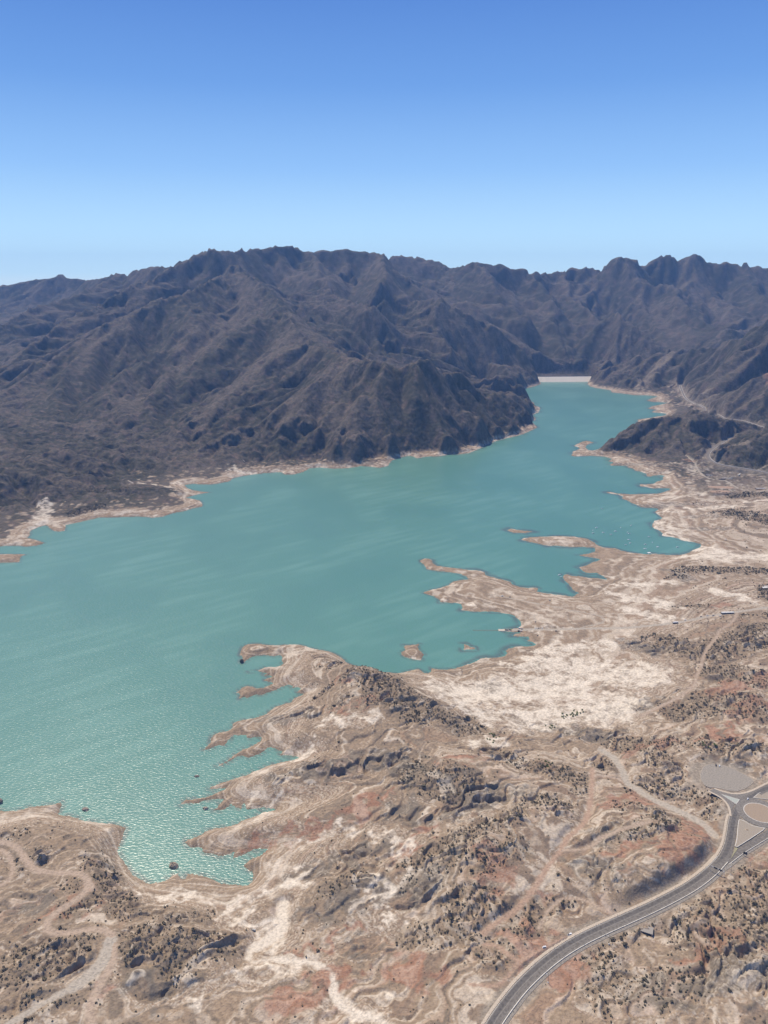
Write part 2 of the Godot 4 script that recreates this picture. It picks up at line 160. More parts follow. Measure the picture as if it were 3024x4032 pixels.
	out.append(PackedFloat32Array([-1078.2,12,-2122.1,-1054.9,5,-2069.3]))
	out.append(PackedFloat32Array([862.8,9,-3273.3,956.2,9,-3250.3]))
	out.append(PackedFloat32Array([1009.2,10,-3178.8,1079.4,16,-3026.8,1174.6,24,-2973.1]))
	out.append(PackedFloat32Array([1034.5,9,-2957.8,1091.2,14,-2863.1]))
	out.append(PackedFloat32Array([1699.7,5,-4781,1797.2,14,-4816.5]))
	out.append(PackedFloat32Array([1609.4,7,-4418.1,1728.2,18,-4474.2]))
	out.append(PackedFloat32Array([1501.7,5,-4198,1635,20,-4222]))
	out.append(PackedFloat32Array([1393,14,-4005.2]))
	out.append(PackedFloat32Array([1674.5,18,-5042.2,1786.1,22,-5040.4,1860.1,26,-5038.5]))
	out.append(PackedFloat32Array([1477.9,26,-5411.2,1486.6,18,-5321.6]))
	out.append(PackedFloat32Array([1065.9,26,-5442.1,1055.9,8,-5426.3]))
	out.append(PackedFloat32Array([871.8,8,-4371.8,804,7,-4079]))
	return out
func mountain_ridges() -> Array:
	var out := []
	out.append(PackedFloat32Array([-4632,513,-8590,-4117,632,-8590,-3964,656,-8590,-3733,715,-8590,-3570,734,-8590,-3449,775,-8590,-3336,727,-8590,-3193,685,-8590]))
	out.append(PackedFloat32Array([-2885,693,-7765,-2607,724,-7490,-2427,768,-7380,-2280,761,-7215,-2077,815,-7105,-1858,827,-6940,-1718,868,-6830,-1560,883,-6665,-1456,939,-6555,-1368,958,-6500,-1251,925,-6555,-1175,955,-6665,-1088,955,-6830,-946,983,-6940,-821,991,-7050,-656,948,-7215,-492,960,-7215,-306,979,-7215,-121,944,-7215,0,933,-7215]))
	out.append(PackedFloat32Array([69,964,-8100,253,921,-8050,435,892,-8000,653,814,-7850,755,844,-7750,876,874,-7650,1052,860,-7650,1229,822,-7650,1385,770,-7650,1559,770,-7750,1759,777,-7850,1870,814,-7850,2003,839,-7850,2122,753,-7850,2131,823,-7700,2164,920,-7650,2250,928,-7650,2363,895,-7650,2458,795,-7700,2501,879,-7700,2578,875,-7700,2637,946,-7700,2748,934,-7700,2821,837,-7700,2868,942,-7700,3033,946,-7700,3142,820,-7650,3184,894,-7600,3375,841,-7550,3570,810,-7500,3867,851,-7500]))
	out.append(PackedFloat32Array([-1073,818,-5950,-817,683,-5455,-640,561,-5015,-435,410,-4355,-199,362,-3750,0,357,-3585]))
	out.append(PackedFloat32Array([139,371,-3600,251,312,-3660,369,247,-3740,536,177,-3880,741,115,-4100,848,43,-4320]))
	out.append(PackedFloat32Array([-1073,818,-5950,-1289,621,-5180,-1395,603,-5015,-1577,503,-4740,-1702,380,-4410,-1652,313,-4190,-1579,160,-3585,-1539,123,-3310]))
	out.append(PackedFloat32Array([-640,561,-5015,-826,456,-4630,-954,332,-4245,-1064,236,-3915,-1131,136,-3530,-1143,67,-3282]))
	out.append(PackedFloat32Array([-435,410,-4355,-594,271,-3915,-722,184,-3640,-777,102,-3365,-781,64,-3150]))
	out.append(PackedFloat32Array([-199,362,-3750,-327,253,-3530,-417,154,-3365,-502,78,-3228]))
	out.append(PackedFloat32Array([0,357,-3585,-60,231,-3392,-98,123,-3255]))
	out.append(PackedFloat32Array([139,371,-3600,176,245,-3440,256,151,-3380]))
	out.append(PackedFloat32Array([369,247,-3740,467,144,-3680,553,62,-3640]))
	out.append(PackedFloat32Array([-1456,939,-6555,-1688,728,-6115,-1854,664,-5840,-2018,544,-5510,-2139,423,-5180,-2141,269,-4630,-2155,155,-4080]))
	out.append(PackedFloat32Array([-2427,768,-7380,-2527,599,-6665,-2663,536,-6280,-2786,391,-5730]))
	out.append(PackedFloat32Array([-1290,622,-5125,-1150,479,-4685,-1219,352,-4300,-1332,248,-3915,-1363,160,-3585]))
	out.append(PackedFloat32Array([-1702,380,-4410,-1808,282,-4025,-1795,160,-3585]))
	out.append(PackedFloat32Array([-1544,133,-3050,-1346,77,-2800,-1295,96,-3000,-1285,107,-2500]))
	out.append(PackedFloat32Array([-827,50,-3216,-754,42,-2950,-881,35,-2980]))
	out.append(PackedFloat32Array([-1107,65,-2850,-1029,58,-2880]))
	out.append(PackedFloat32Array([-656,948,-7215,-513,746,-6390,-351,584,-5785,-93,548,-5400]))
	out.append(PackedFloat32Array([0,933,-7215,0,711,-6115]))
	out.append(PackedFloat32Array([179,523,-6150,407,590,-5850,555,519,-5775,704,424,-5725,940,295,-5700,1073,167,-5650,1160,69,-5640]))
	out.append(PackedFloat32Array([407,590,-5850,322,405,-5500,422,281,-5100]))
	out.append(PackedFloat32Array([876,874,-7650,962,689,-7100,1000,540,-6750,1150,426,-6350]))
	out.append(PackedFloat32Array([1760,771,-7850,1683,547,-7250,1793,385,-6450,1849,489,-6350,1911,366,-6150,2037,241,-5950,2113,190,-5850]))
	out.append(PackedFloat32Array([1400,728,-7600,1472,554,-6950,1388,351,-6400,1421,167,-6000,1445,79,-5850]))
	out.append(PackedFloat32Array([2253,901,-7650,2318,667,-7300,2577,668,-7200,2511,522,-6750,2564,390,-6350,2664,337,-6050]))
	out.append(PackedFloat32Array([3375,841,-7550,3261,630,-7050,3249,559,-6750]))
	out.append(PackedFloat32Array([2487,578,-4500,2278,499,-4700,2225,432,-4800,2211,334,-5000,2150,288,-5200,2029,239,-5400,1795,174,-5500,1665,123,-5600,1591,52,-5640]))
	out.append(PackedFloat32Array([2225,432,-4800,2025,277,-4550,1888,182,-4450]))
	out.append(PackedFloat32Array([2029,239,-5400,1875,145,-5250,1771,80,-5150]))
	out.append(PackedFloat32Array([2190,387,-3900,1933,250,-3900,1838,173,-3950,1749,112,-4000]))
	out.append(PackedFloat32Array([972,38,-3250,1117,88,-3330,1250,143,-3380,1359,150,-3400,1471,142,-3420,1552,111,-3430,1612,88,-3440]))
	out.append(PackedFloat32Array([1359,150,-3400,1262,84,-3200]))
	out.append(PackedFloat32Array([1835,221,-3200,1565,152,-3100,1472,123,-3050,1378,105,-3000,1330,97,-2950]))
	out.append(PackedFloat32Array([1850,480,-6350,1665,321,-6300]))
	return out
func tracks() -> Array:
	var out := []
	out.append([9, 0, PackedFloat32Array([-513.4,22,-839.5,-482.1,22,-830.9,-455.2,23,-804.8,-435.1,24,-785.7,-409.3,25,-779.5,-385,27,-776.6,-368.8,28,-771.6,-355.7,29,-755.5,-355.3,30,-743.5,-363.1,31,-728.3,-375.8,31,-712.8,-381.7,32,-698.5,-378.4,33,-687.7,-367.3,33,-679.8,-349.1,34,-679.4,-330,34,-683.6,-314.1,35,-682.6,-303.5,35,-677.8,-294.5,36,-661.5,-287.6,37,-642.7,-287.6,37,-628.5,-289.6,38,-613.8,-292.4,38,-595.2,-290.8,39,-581.7,-279.9,40,-561.3])])
	out.append([15, 1, PackedFloat32Array([-299.1,36,-667.6,-297.2,36,-652.5,-299.3,37,-634.1,-306.3,37,-620.1,-316,37,-608])])
	out.append([8, 1, PackedFloat32Array([-316,37,-608,-328.3,38,-597.8,-345.5,38,-583.8,-359.3,39,-569.3,-374.2,40,-554.2])])
	out.append([6, 0, PackedFloat32Array([-511.6,20,-829,-497.5,20,-824.7,-479.1,21,-811.1,-464.7,22,-789.9,-460.4,23,-765.7,-470.3,24,-757.2])])
	out.append([16, 2, PackedFloat32Array([-120.1,9,-742.1,-119.7,9,-732.8,-119.2,10,-723.6,-118.4,10,-712,-121.8,11,-700.6,-127.7,12,-692.8,-134.8,13,-684.4,-141.3,14,-678.5])])
	out.append([8, 2, PackedFloat32Array([-141.3,14,-678.5,-148.1,15,-670.2,-148.9,16,-662.9,-145.9,17,-657.2,-140.4,17,-656.5,-131.9,18,-657.9,-122.9,18,-660.2,-109.2,19,-657.7,-95.5,20,-655.3,-81.9,21,-651.2,-71.7,22,-648.8,-69.3,23,-646.9,-56.4,24,-640.3,-52.8,25,-622.6,-49.4,26,-605.6,-36.9,28,-590.9,-18.1,30,-580.5,0,31,-573.5])])
	out.append([5, 2, PackedFloat32Array([-143,12,-692.8,-144.8,12,-699.7,-141.9,12,-704,-135.7,12,-709.2,-123.8,11,-715.4])])
	out.append([4, 2, PackedFloat32Array([-121.8,17,-666.7,-122.6,15,-676.7,-122.5,13,-685.2])])
	out.append([7, 3, PackedFloat32Array([309.9,30,-982.3,301.5,33,-950.7,290.5,36,-915.5,277.4,39,-877.4,264.7,43,-849.4,252.2,45,-833.6,236.5,47,-818.3,222.7,48,-796.3,208.4,48,-776.3,195,48,-759,179.5,47,-736.1,165.4,46,-717.8,152.6,44,-704.5,137.7,43,-692.3,115.2,41,-678.3,109.4,40,-673])])
	out.append([5, 3, PackedFloat32Array([221.7,43,-672.9,205.3,43,-667.4,180.1,43,-654.7,155.6,43,-642.4,147.4,43,-637.2,140.7,43,-632.1,134.8,42,-626.3,131.9,42,-621.3,124.3,41,-613.3,114.4,40,-607.7,100.6,38,-609.5,87,36,-612.9])])
	out.append([5, 3, PackedFloat32Array([141,43,-633.8,134.9,42,-640.7,129.9,42,-645.9,126.4,41,-652.2,119.8,40,-657.1,109.6,39,-659])])
	out.append([6, 0, PackedFloat32Array([221.6,48,-791.4,244.1,50,-789.9,260.2,51,-796.8,278.4,53,-811.1,294.8,54,-817.5,311.3,55,-823.6,327.7,56,-828.9,343.9,57,-832.9])])
	out.append([4, 0, PackedFloat32Array([260.1,42,-693.3,245.1,43,-705.6,229.6,43,-717.5,214,43,-719.2,196.5,43,-712.3,182.8,42,-696.6,171.2,42,-677.3])])
	out.append([12, 1, PackedFloat32Array([426.5,41,-825.5,421.5,39,-849.8,406,37,-872.9,387.9,35,-892.1,372.4,33,-911.9,358.4,30,-938.9,352.2,29,-950.8,354.6,27,-980.8,352.1,24,-1019.7,340.2,22,-1040.8])])
	out.append([10, 1, PackedFloat32Array([280,1,-1514,319.8,2,-1513.1,373.7,4,-1508.9,448.1,7,-1508.3,522,9.5,-1506.5,573.5,11.5,-1512.6,621.2,13,-1521,665.2,15,-1532,711.7,17,-1547.9,779,20,-1563.3,825.7,21,-1575.9,884.7,23,-1591.6])])
	out.append([6, 0, PackedFloat32Array([780.5,20,-1560.8,760.2,20.5,-1526.1,734.7,21,-1496.1,703.2,22,-1468.2,685.2,23,-1436.9,655.2,24,-1398.5,626.9,25,-1356.9,600,27,-1306.3,573.3,28,-1260.5,557.7,28,-1231.3,531.3,27,-1204.8,503.2,26,-1183.2,468.1,23,-1161.9,434.1,20,-1141.3])])
	out.append([4, 1, PackedFloat32Array([424.3,6,-1512.7,485.7,7,-1555.1,420.1,7.5,-1603.4,324.1,7.5,-1655.6,248.6,7,-1697.9])])
	out.append([7, 1, PackedFloat32Array([1338.5,32,-2554.2,1256.9,32,-2515.5,1225.2,33,-2550.5,1222.4,34,-2656.5,1196.2,34,-2672.9,1183.2,30,-2721.7,1188.6,28,-2799.1,1206.9,28,-2890.9,1227.8,28,-2968.4,1231.3,27,-3075.3])])
	out.append([30, 3, PackedFloat32Array([1142.2,33,-2581,1194.5,33,-2571.8])])
	out.append([26, 3, PackedFloat32Array([1124.7,31,-2527.9,1168.1,31,-2527.9])])
	out.append([30, 1, PackedFloat32Array([482.6,45.5,-955,489.1,45.6,-938.8,500.9,45.8,-928])])
	return out
var road_hw: PackedFloat32Array = [93.6,40,-545,106.1,40.3,-565.4,124.2,40.6,-588.4,141.2,41,-607.1,164.1,41.3,-627.9,188.7,41.7,-646.5,214.8,42,-662.4,242.5,42.3,-676.4,272.2,42.7,-690.3,302.9,43,-704.9,335.2,43.4,-721.6,366.2,43.8,-739.6,393.4,44.2,-759.4,416.6,44.5,-780.3]
var road_hwl: PackedFloat32Array = [393.4,44.2,-759.4,416.6,44.5,-780.3,433.9,44.8,-802.1,447.2,45,-824.9,457.5,45.2,-844.4,470.5,45.4,-864.6,487.5,45.5,-883.4,511.4,45.7,-901.2,537.5,46,-916.4,597.3,46,-943.5]
var road_hwr: PackedFloat32Array = [393.4,44.2,-759.4,416.4,44.5,-774.4,441,44.8,-791.9,465.3,45,-807.2,493.8,45.3,-824.6,556.4,45.5,-864.5]
var road_fh1: PackedFloat32Array = [1482.2,44,-2650.8,1436.1,44,-2690.7,1404.8,44,-2731.8,1374.3,44,-2774.1,1338.8,44,-2810.3,1300.8,44,-2843.6,1281.4,44,-2881.4,1278.2,44,-2928.1,1290.8,44,-2988.6,1316.9,44.5,-3053.4,1358.4,45,-3125.4,1412.6,46,-3198.5,1476.3,47,-3280,1547.8,48,-3376]
var road_fh2: PackedFloat32Array = [1778.7,58,-3227.1,1780,58,-3431.7,1769.9,57,-3589.5,1767.2,56,-3654.8,1764.2,55,-3722.2,1749.7,54,-3765.9,1711.3,52,-3809.5,1723.4,50,-3949.6,1706.6,48,-4010.9,1711.7,47,-4075.2,1749.8,46,-4179.6,1762,46,-4258.5,1758.2,46,-4348.7,1761.6,46,-4433.9,1781.5,46,-4540.4,1836.7,46,-4729.2,1900.9,46,-4933.6,1966.7,46,-5132.6]
func patches(kind: String) -> Array:
	var out := []
	match kind:
		"white":
			out.append(PackedFloat32Array([58,-1372,60,-1349,11]))
			out.append(PackedFloat32Array([164,-1385,174,-1381,5]))
			out.append(PackedFloat32Array([-1097,-2390,-1040,-2186,24]))
			out.append(PackedFloat32Array([-918,-2255,-813,-2299,12]))
			out.append(PackedFloat32Array([-770,-2299,-616,-2374,11]))
			out.append(PackedFloat32Array([-636,-2422,-605,-2406,9]))
			out.append(PackedFloat32Array([-1046,-2024,-968,-2012,8]))
			out.append(PackedFloat32Array([551,-1698,654,-1615,23]))
			out.append(PackedFloat32Array([531,-1835,581,-1803,10]))
			out.append(PackedFloat32Array([813,-1957,915,-1903,27]))
			out.append(PackedFloat32Array([765,-2094,838,-2250,15]))
			out.append(PackedFloat32Array([820,-2064,946,-1976,17]))
			out.append(PackedFloat32Array([243,-1343,320,-1372,15]))
			out.append(PackedFloat32Array([143,-1237,347,-1253,58]))
			out.append(PackedFloat32Array([332,-1343,485,-1288,60]))
			out.append(PackedFloat32Array([235,-1144,415,-1196,46]))
			out.append(PackedFloat32Array([88,-1240,172,-1137,29]))
			out.append(PackedFloat32Array([333,-1159,396,-1159,39]))
			out.append(PackedFloat32Array([328,-1412,475,-1433,20]))
			out.append(PackedFloat32Array([555,-1602,630,-1534,20]))
			out.append(PackedFloat32Array([867,-1966,1025,-1930,32]))
			out.append(PackedFloat32Array([806,-2159,911,-2014,16]))
			out.append(PackedFloat32Array([1187,-2428,1269,-2442,12]))
			out.append(PackedFloat32Array([568,-1756,704,-1756,13]))
			out.append(PackedFloat32Array([782,-1698,849,-1629,19]))
			out.append(PackedFloat32Array([329,-1516,395,-1499,10]))
			out.append(PackedFloat32Array([140,-1656,223,-1629,7]))
			out.append(PackedFloat32Array([854,-2299,872,-2115,19]))
			out.append(PackedFloat32Array([927,-2513,1096,-2542,12]))
			out.append(PackedFloat32Array([895,-2375,1154,-2388,11]))
			out.append(PackedFloat32Array([-120,-717,-118,-700,7]))
			out.append(PackedFloat32Array([-139,-674,-116,-689,7]))
			out.append(PackedFloat32Array([-295,-752,-213,-760,8]))
			out.append(PackedFloat32Array([-164,-717,-127,-704,9]))
			out.append(PackedFloat32Array([-182,-742,-102,-775,10]))
			out.append(PackedFloat32Array([-89,-648,-64,-645,6]))
			out.append(PackedFloat32Array([-160,-628,-101,-642,8]))
			out.append(PackedFloat32Array([-125,-845,-18,-867,5]))
			out.append(PackedFloat32Array([-202,-601,-172,-628,6]))
			out.append(PackedFloat32Array([-49,-593,0,-583,7]))
			out.append(PackedFloat32Array([0,-738,34,-775,13]))
			out.append(PackedFloat32Array([5,-707,16,-697,9]))
			out.append(PackedFloat32Array([0,-849,35,-807,9]))
			out.append(PackedFloat32Array([142,-1049,176,-1061,16]))
			out.append(PackedFloat32Array([-185,-704,-192,-738,3]))
			out.append(PackedFloat32Array([-105,-1112,-14,-1117,10]))
			out.append(PackedFloat32Array([-154,-1048,-109,-1061,8]))
			out.append(PackedFloat32Array([-190,-935,-170,-931,9]))
			out.append(PackedFloat32Array([-158,-942,-140,-956,7]))
			out.append(PackedFloat32Array([-902,-2650,-750,-2631,12]))
			out.append(PackedFloat32Array([-1075,-2359,-1044,-2186,17]))
			out.append(PackedFloat32Array([-953,-2134,-966,-2186,10]))
			out.append(PackedFloat32Array([-770,-2709,-649,-2729,8]))
			out.append(PackedFloat32Array([-592,-2903,-478,-2866,18]))
			out.append(PackedFloat32Array([1011,-2837,1100,-2892,9]))
			out.append(PackedFloat32Array([1589,-4604,1658,-4604,7]))
			out.append(PackedFloat32Array([1511,-4328,1562,-4288,7]))
			out.append(PackedFloat32Array([1314,-3910,1342,-3944,5]))
			out.append(PackedFloat32Array([873,-3342,890,-3367,7]))
			out.append(PackedFloat32Array([836,-4268,871,-4310,13]))
			out.append(PackedFloat32Array([1746,-4348,1754,-4269,13]))
		"red":
			out.append(PackedFloat32Array([118,-738,133,-745,15]))
			out.append(PackedFloat32Array([280,-767,302,-783,11]))
			out.append(PackedFloat32Array([323,-787,347,-807,7]))
			out.append(PackedFloat32Array([347,-771,397,-815,17]))
			out.append(PackedFloat32Array([306,-890,361,-905,17]))
			out.append(PackedFloat32Array([104,-984,124,-984,15]))
			out.append(PackedFloat32Array([18,-807,61,-840,10]))
			out.append(PackedFloat32Array([176,-724,192,-726,8]))
			out.append(PackedFloat32Array([151,-657,194,-628,18]))
			out.append(PackedFloat32Array([387,-1030,443,-1036,12]))
			out.append(PackedFloat32Array([507,-1043,537,-1061,21]))
			out.append(PackedFloat32Array([140,-756,125,-790,10]))
			out.append(PackedFloat32Array([427,-845,411,-849,11]))
			out.append(PackedFloat32Array([497,-905,520,-886,11]))
			out.append(PackedFloat32Array([168,-620,206,-628,15]))
			out.append(PackedFloat32Array([428,-775,463,-790,14]))
			out.append(PackedFloat32Array([316,-628,377,-657,12]))
			out.append(PackedFloat32Array([12,-642,48,-625,17]))
			out.append(PackedFloat32Array([-178,-853,-171,-849,10]))
			out.append(PackedFloat32Array([-148,-858,-123,-881,8]))
			out.append(PackedFloat32Array([-108,-858,-6,-925,12]))
			out.append(PackedFloat32Array([-90,-660,-41,-691,5]))
			out.append(PackedFloat32Array([-50,-886,-38,-895,9]))
			out.append(PackedFloat32Array([-380,-714,-358,-742,7]))
			out.append(PackedFloat32Array([-96,-601,-39,-628,17]))
			out.append(PackedFloat32Array([-401,-678,-384,-710,8]))
			out.append(PackedFloat32Array([-286,-593,-272,-614,7]))
			out.append(PackedFloat32Array([-341,-724,-338,-717,7]))
			out.append(PackedFloat32Array([-85,-1237,-66,-1250,9]))
			out.append(PackedFloat32Array([-91,-1137,-38,-1151,5]))
			out.append(PackedFloat32Array([-93,-1166,-93,-1166,7]))
			out.append(PackedFloat32Array([-30,-1160,-5,-1157,8]))
			out.append(PackedFloat32Array([580,-1193,695,-1241,19]))
			out.append(PackedFloat32Array([743,-1602,777,-1609,9]))
			out.append(PackedFloat32Array([573,-1112,628,-1148,18]))
			out.append(PackedFloat32Array([1946,-3907,2035,-4045,41]))
			out.append(PackedFloat32Array([1195,-3001,1224,-2981,10]))
		"grey":
			out.append(PackedFloat32Array([1915,-5127,1800,-4559,34]))
			out.append(PackedFloat32Array([1727,-4472,1724,-4192,21]))
			out.append(PackedFloat32Array([1265,-2998,1234,-2868,17]))
			out.append(PackedFloat32Array([1150,-2910,1211,-2847,16]))
			out.append(PackedFloat32Array([1183,-2655,1185,-2550,27]))
			out.append(PackedFloat32Array([1249,-2646,1267,-2584,20]))
			out.append(PackedFloat32Array([1344,-2729,1357,-2655,16]))
			out.append(PackedFloat32Array([1245,-2787,1309,-2729,16]))
			out.append(PackedFloat32Array([1388,-3055,1426,-2964,20]))
			out.append(PackedFloat32Array([1946,-3907,2035,-4045,54]))
			out.append(PackedFloat32Array([1685,-5107,2026,-5461,41]))
			out.append(PackedFloat32Array([1829,-4389,1801,-4191,31]))
			out.append(PackedFloat32Array([128,-895,188,-910,21]))
			out.append(PackedFloat32Array([234,-775,253,-760,20]))
			out.append(PackedFloat32Array([100,-940,93,-858,14]))
			out.append(PackedFloat32Array([19,-890,50,-867,17]))
			out.append(PackedFloat32Array([27,-738,56,-760,19]))
			out.append(PackedFloat32Array([21,-1012,51,-956,22]))
			out.append(PackedFloat32Array([248,-798,299,-823,14]))
			out.append(PackedFloat32Array([256,-593,394,-609,21]))
			out.append(PackedFloat32Array([467,-867,472,-836,18]))
			out.append(PackedFloat32Array([-104,-790,0,-823,13]))
			out.append(PackedFloat32Array([-83,-717,0,-756,16]))
			out.append(PackedFloat32Array([-255,-620,-228,-609,15]))
			out.append(PackedFloat32Array([-445,-717,-401,-738,13]))
			out.append(PackedFloat32Array([-158,-984,0,-1012,19]))
			out.append(PackedFloat32Array([-40,-666,0,-672,9]))
			out.append(PackedFloat32Array([-131,-996,-105,-1014,9]))
			out.append(PackedFloat32Array([-201,-1145,-109,-1160,10]))
			out.append(PackedFloat32Array([179,-1266,220,-1257,22]))
			out.append(PackedFloat32Array([289,-1270,289,-1270,15]))
			out.append(PackedFloat32Array([497,-1428,544,-1386,25]))
			out.append(PackedFloat32Array([357,-1162,464,-1185,17]))
			out.append(PackedFloat32Array([268,-1112,374,-1085,20]))
			out.append(PackedFloat32Array([738,-1835,750,-1787,25]))
			out.append(PackedFloat32Array([769,-2456,1066,-2428,21]))
			out.append(PackedFloat32Array([941,-2299,1086,-2299,16]))
			out.append(PackedFloat32Array([931,-2181,1012,-2159,15]))
			out.append(PackedFloat32Array([996,-2666,1091,-2634,14]))
			out.append(PackedFloat32Array([403,-2043,577,-2010,11]))
			out.append(PackedFloat32Array([1231,-2733,1390,-2802,38]))
			out.append(PackedFloat32Array([946,-3049,1166,-2949,18]))
			out.append(PackedFloat32Array([1196,-2911,1145,-2732,23]))
			out.append(PackedFloat32Array([492,-973,519,-956,20]))
		"veg":
			out.append(PackedFloat32Array([160,-1018,247,-962,17]))
			out.append(PackedFloat32Array([51,-956,98,-925,36]))
			out.append(PackedFloat32Array([88,-807,172,-849,20]))
			out.append(PackedFloat32Array([207,-890,239,-876,21]))
			out.append(PackedFloat32Array([43,-775,101,-790,29]))
			out.append(PackedFloat32Array([127,-767,162,-790,19]))
			out.append(PackedFloat32Array([272,-967,279,-925,15]))
			out.append(PackedFloat32Array([169,-704,203,-710,12]))
			out.append(PackedFloat32Array([124,-697,169,-704,9]))
			out.append(PackedFloat32Array([105,-654,118,-639,18]))
			out.append(PackedFloat32Array([89,-717,115,-710,19]))
			out.append(PackedFloat32Array([39,-678,91,-688,18]))
			out.append(PackedFloat32Array([366,-940,435,-905,19]))
			out.append(PackedFloat32Array([403,-1001,426,-967,19]))
			out.append(PackedFloat32Array([322,-881,383,-849,14]))
			out.append(PackedFloat32Array([280,-807,378,-836,14]))
			out.append(PackedFloat32Array([242,-742,272,-731,8]))
			out.append(PackedFloat32Array([366,-1055,560,-1001,19]))
			out.append(PackedFloat32Array([334,-678,445,-717,29]))
			out.append(PackedFloat32Array([348,-648,417,-657,28]))
			out.append(PackedFloat32Array([210,-642,243,-628,15]))
			out.append(PackedFloat32Array([221,-593,306,-601,21]))
			out.append(PackedFloat32Array([421,-760,459,-745,21]))
			out.append(PackedFloat32Array([226,-657,297,-681,7]))
			out.append(PackedFloat32Array([426,-940,446,-867,11]))
			out.append(PackedFloat32Array([318,-1012,345,-984,8]))
			out.append(PackedFloat32Array([150,-681,164,-675,9]))
			out.append(PackedFloat32Array([756,-1835,955,-1806,22]))
			out.append(PackedFloat32Array([712,-1795,750,-1787,9]))
			out.append(PackedFloat32Array([1180,-2498,1296,-2498,23]))
			out.append(PackedFloat32Array([1107,-2299,1155,-2204,47]))
			out.append(PackedFloat32Array([1043,-2336,1087,-2336,8]))
			out.append(PackedFloat32Array([664,-1615,733,-1602,9]))
			out.append(PackedFloat32Array([578,-1417,602,-1357,30]))
			out.append(PackedFloat32Array([643,-1357,785,-1428,47]))
			out.append(PackedFloat32Array([609,-1275,688,-1224,33]))
			out.append(PackedFloat32Array([491,-1148,634,-1112,31]))
			out.append(PackedFloat32Array([529,-1454,577,-1454,7]))
			out.append(PackedFloat32Array([786,-1546,838,-1540,9]))
			out.append(PackedFloat32Array([757,-1471,811,-1482,16]))
			out.append(PackedFloat32Array([909,-1698,887,-1642,18]))
			out.append(PackedFloat32Array([561,-1177,615,-1162,27]))
			out.append(PackedFloat32Array([138,-1112,150,-1085,12]))
			out.append(PackedFloat32Array([-370,-807,-310,-731,15]))
			out.append(PackedFloat32Array([-294,-714,-208,-712,7]))
			out.append(PackedFloat32Array([-272,-678,-179,-672,18]))
			out.append(PackedFloat32Array([-255,-654,-212,-642,21]))
			out.append(PackedFloat32Array([-395,-654,-334,-672,16]))
			out.append(PackedFloat32Array([-385,-620,-330,-639,15]))
			out.append(PackedFloat32Array([-376,-710,-338,-731,13]))
			out.append(PackedFloat32Array([-292,-660,-271,-672,12]))
			out.append(PackedFloat32Array([-221,-628,-204,-631,12]))
			out.append(PackedFloat32Array([-58,-756,-17,-775,13]))
			out.append(PackedFloat32Array([-448,-815,-435,-798,8]))
			out.append(PackedFloat32Array([-500,-845,-479,-858,9]))
			out.append(PackedFloat32Array([-474,-815,-453,-787,6]))
			out.append(PackedFloat32Array([-382,-760,-368,-752,8]))
			out.append(PackedFloat32Array([-361,-588,-316,-593,12]))
			out.append(PackedFloat32Array([-289,-614,-289,-593,9]))
			out.append(PackedFloat32Array([-52,-1250,-11,-1169,22]))
			out.append(PackedFloat32Array([-121,-1208,-95,-1231,7]))
			out.append(PackedFloat32Array([-80,-1157,-59,-1181,7]))
			out.append(PackedFloat32Array([-113,-1320,-94,-1299,9]))
			out.append(PackedFloat32Array([-59,-1299,-16,-1278,7]))
			out.append(PackedFloat32Array([0,-1224,46,-1112,29]))
			out.append(PackedFloat32Array([78,-1133,124,-1085,20]))
			out.append(PackedFloat32Array([-1017,-2523,-885,-2523,20]))
			out.append(PackedFloat32Array([-997,-2328,-932,-2390,24]))
	return out

# ---------------------------------------------------------------- small helpers
var taken := {}
func numbered(called: String) -> String:
	if not taken.has(called):
		taken[called] = 0
		return called
	taken[called] += 1
	return "%s_%03d" % [called, taken[called]]

func lin(r: float, g: float, b: float) -> Color:
	return Color(r, g, b).linear_to_srgb()

func mat(r: float, g: float, b: float, rough := 0.85, metal := 0.0) -> StandardMaterial3D:
	var m := StandardMaterial3D.new()
	m.albedo_color = lin(r, g, b)
	m.roughness = rough
	m.metallic = metal
	return m

func put(parent: Node3D, called: String, mesh: Mesh, m: Material, at := Vector3.ZERO, turn := 0.0) -> MeshInstance3D:
	var o := MeshInstance3D.new()
	o.name = numbered(called) if parent == self else called
	o.mesh = mesh
	o.material_override = m
	o.position = at
	o.rotation.y = turn
	parent.add_child(o, true)
	return o

func structure(o: Node3D, label := "") -> void:
	o.set_meta("kind", "structure")
	if label:
		o.set_meta("label", label)

func tag(o: Node3D, label: String, category: String, group := "") -> void:
	o.set_meta("label", label)
	o.set_meta("category", category)
	if group:
		o.set_meta("group", group)

func thing(called: String, label: String, category: String, at := Vector3.ZERO, turn := 0.0, group := "") -> Node3D:
	var o := Node3D.new()
	o.name = numbered(called)
	o.position = at
	o.rotation.y = turn
	add_child(o)
	tag(o, label, category, group)
	return o

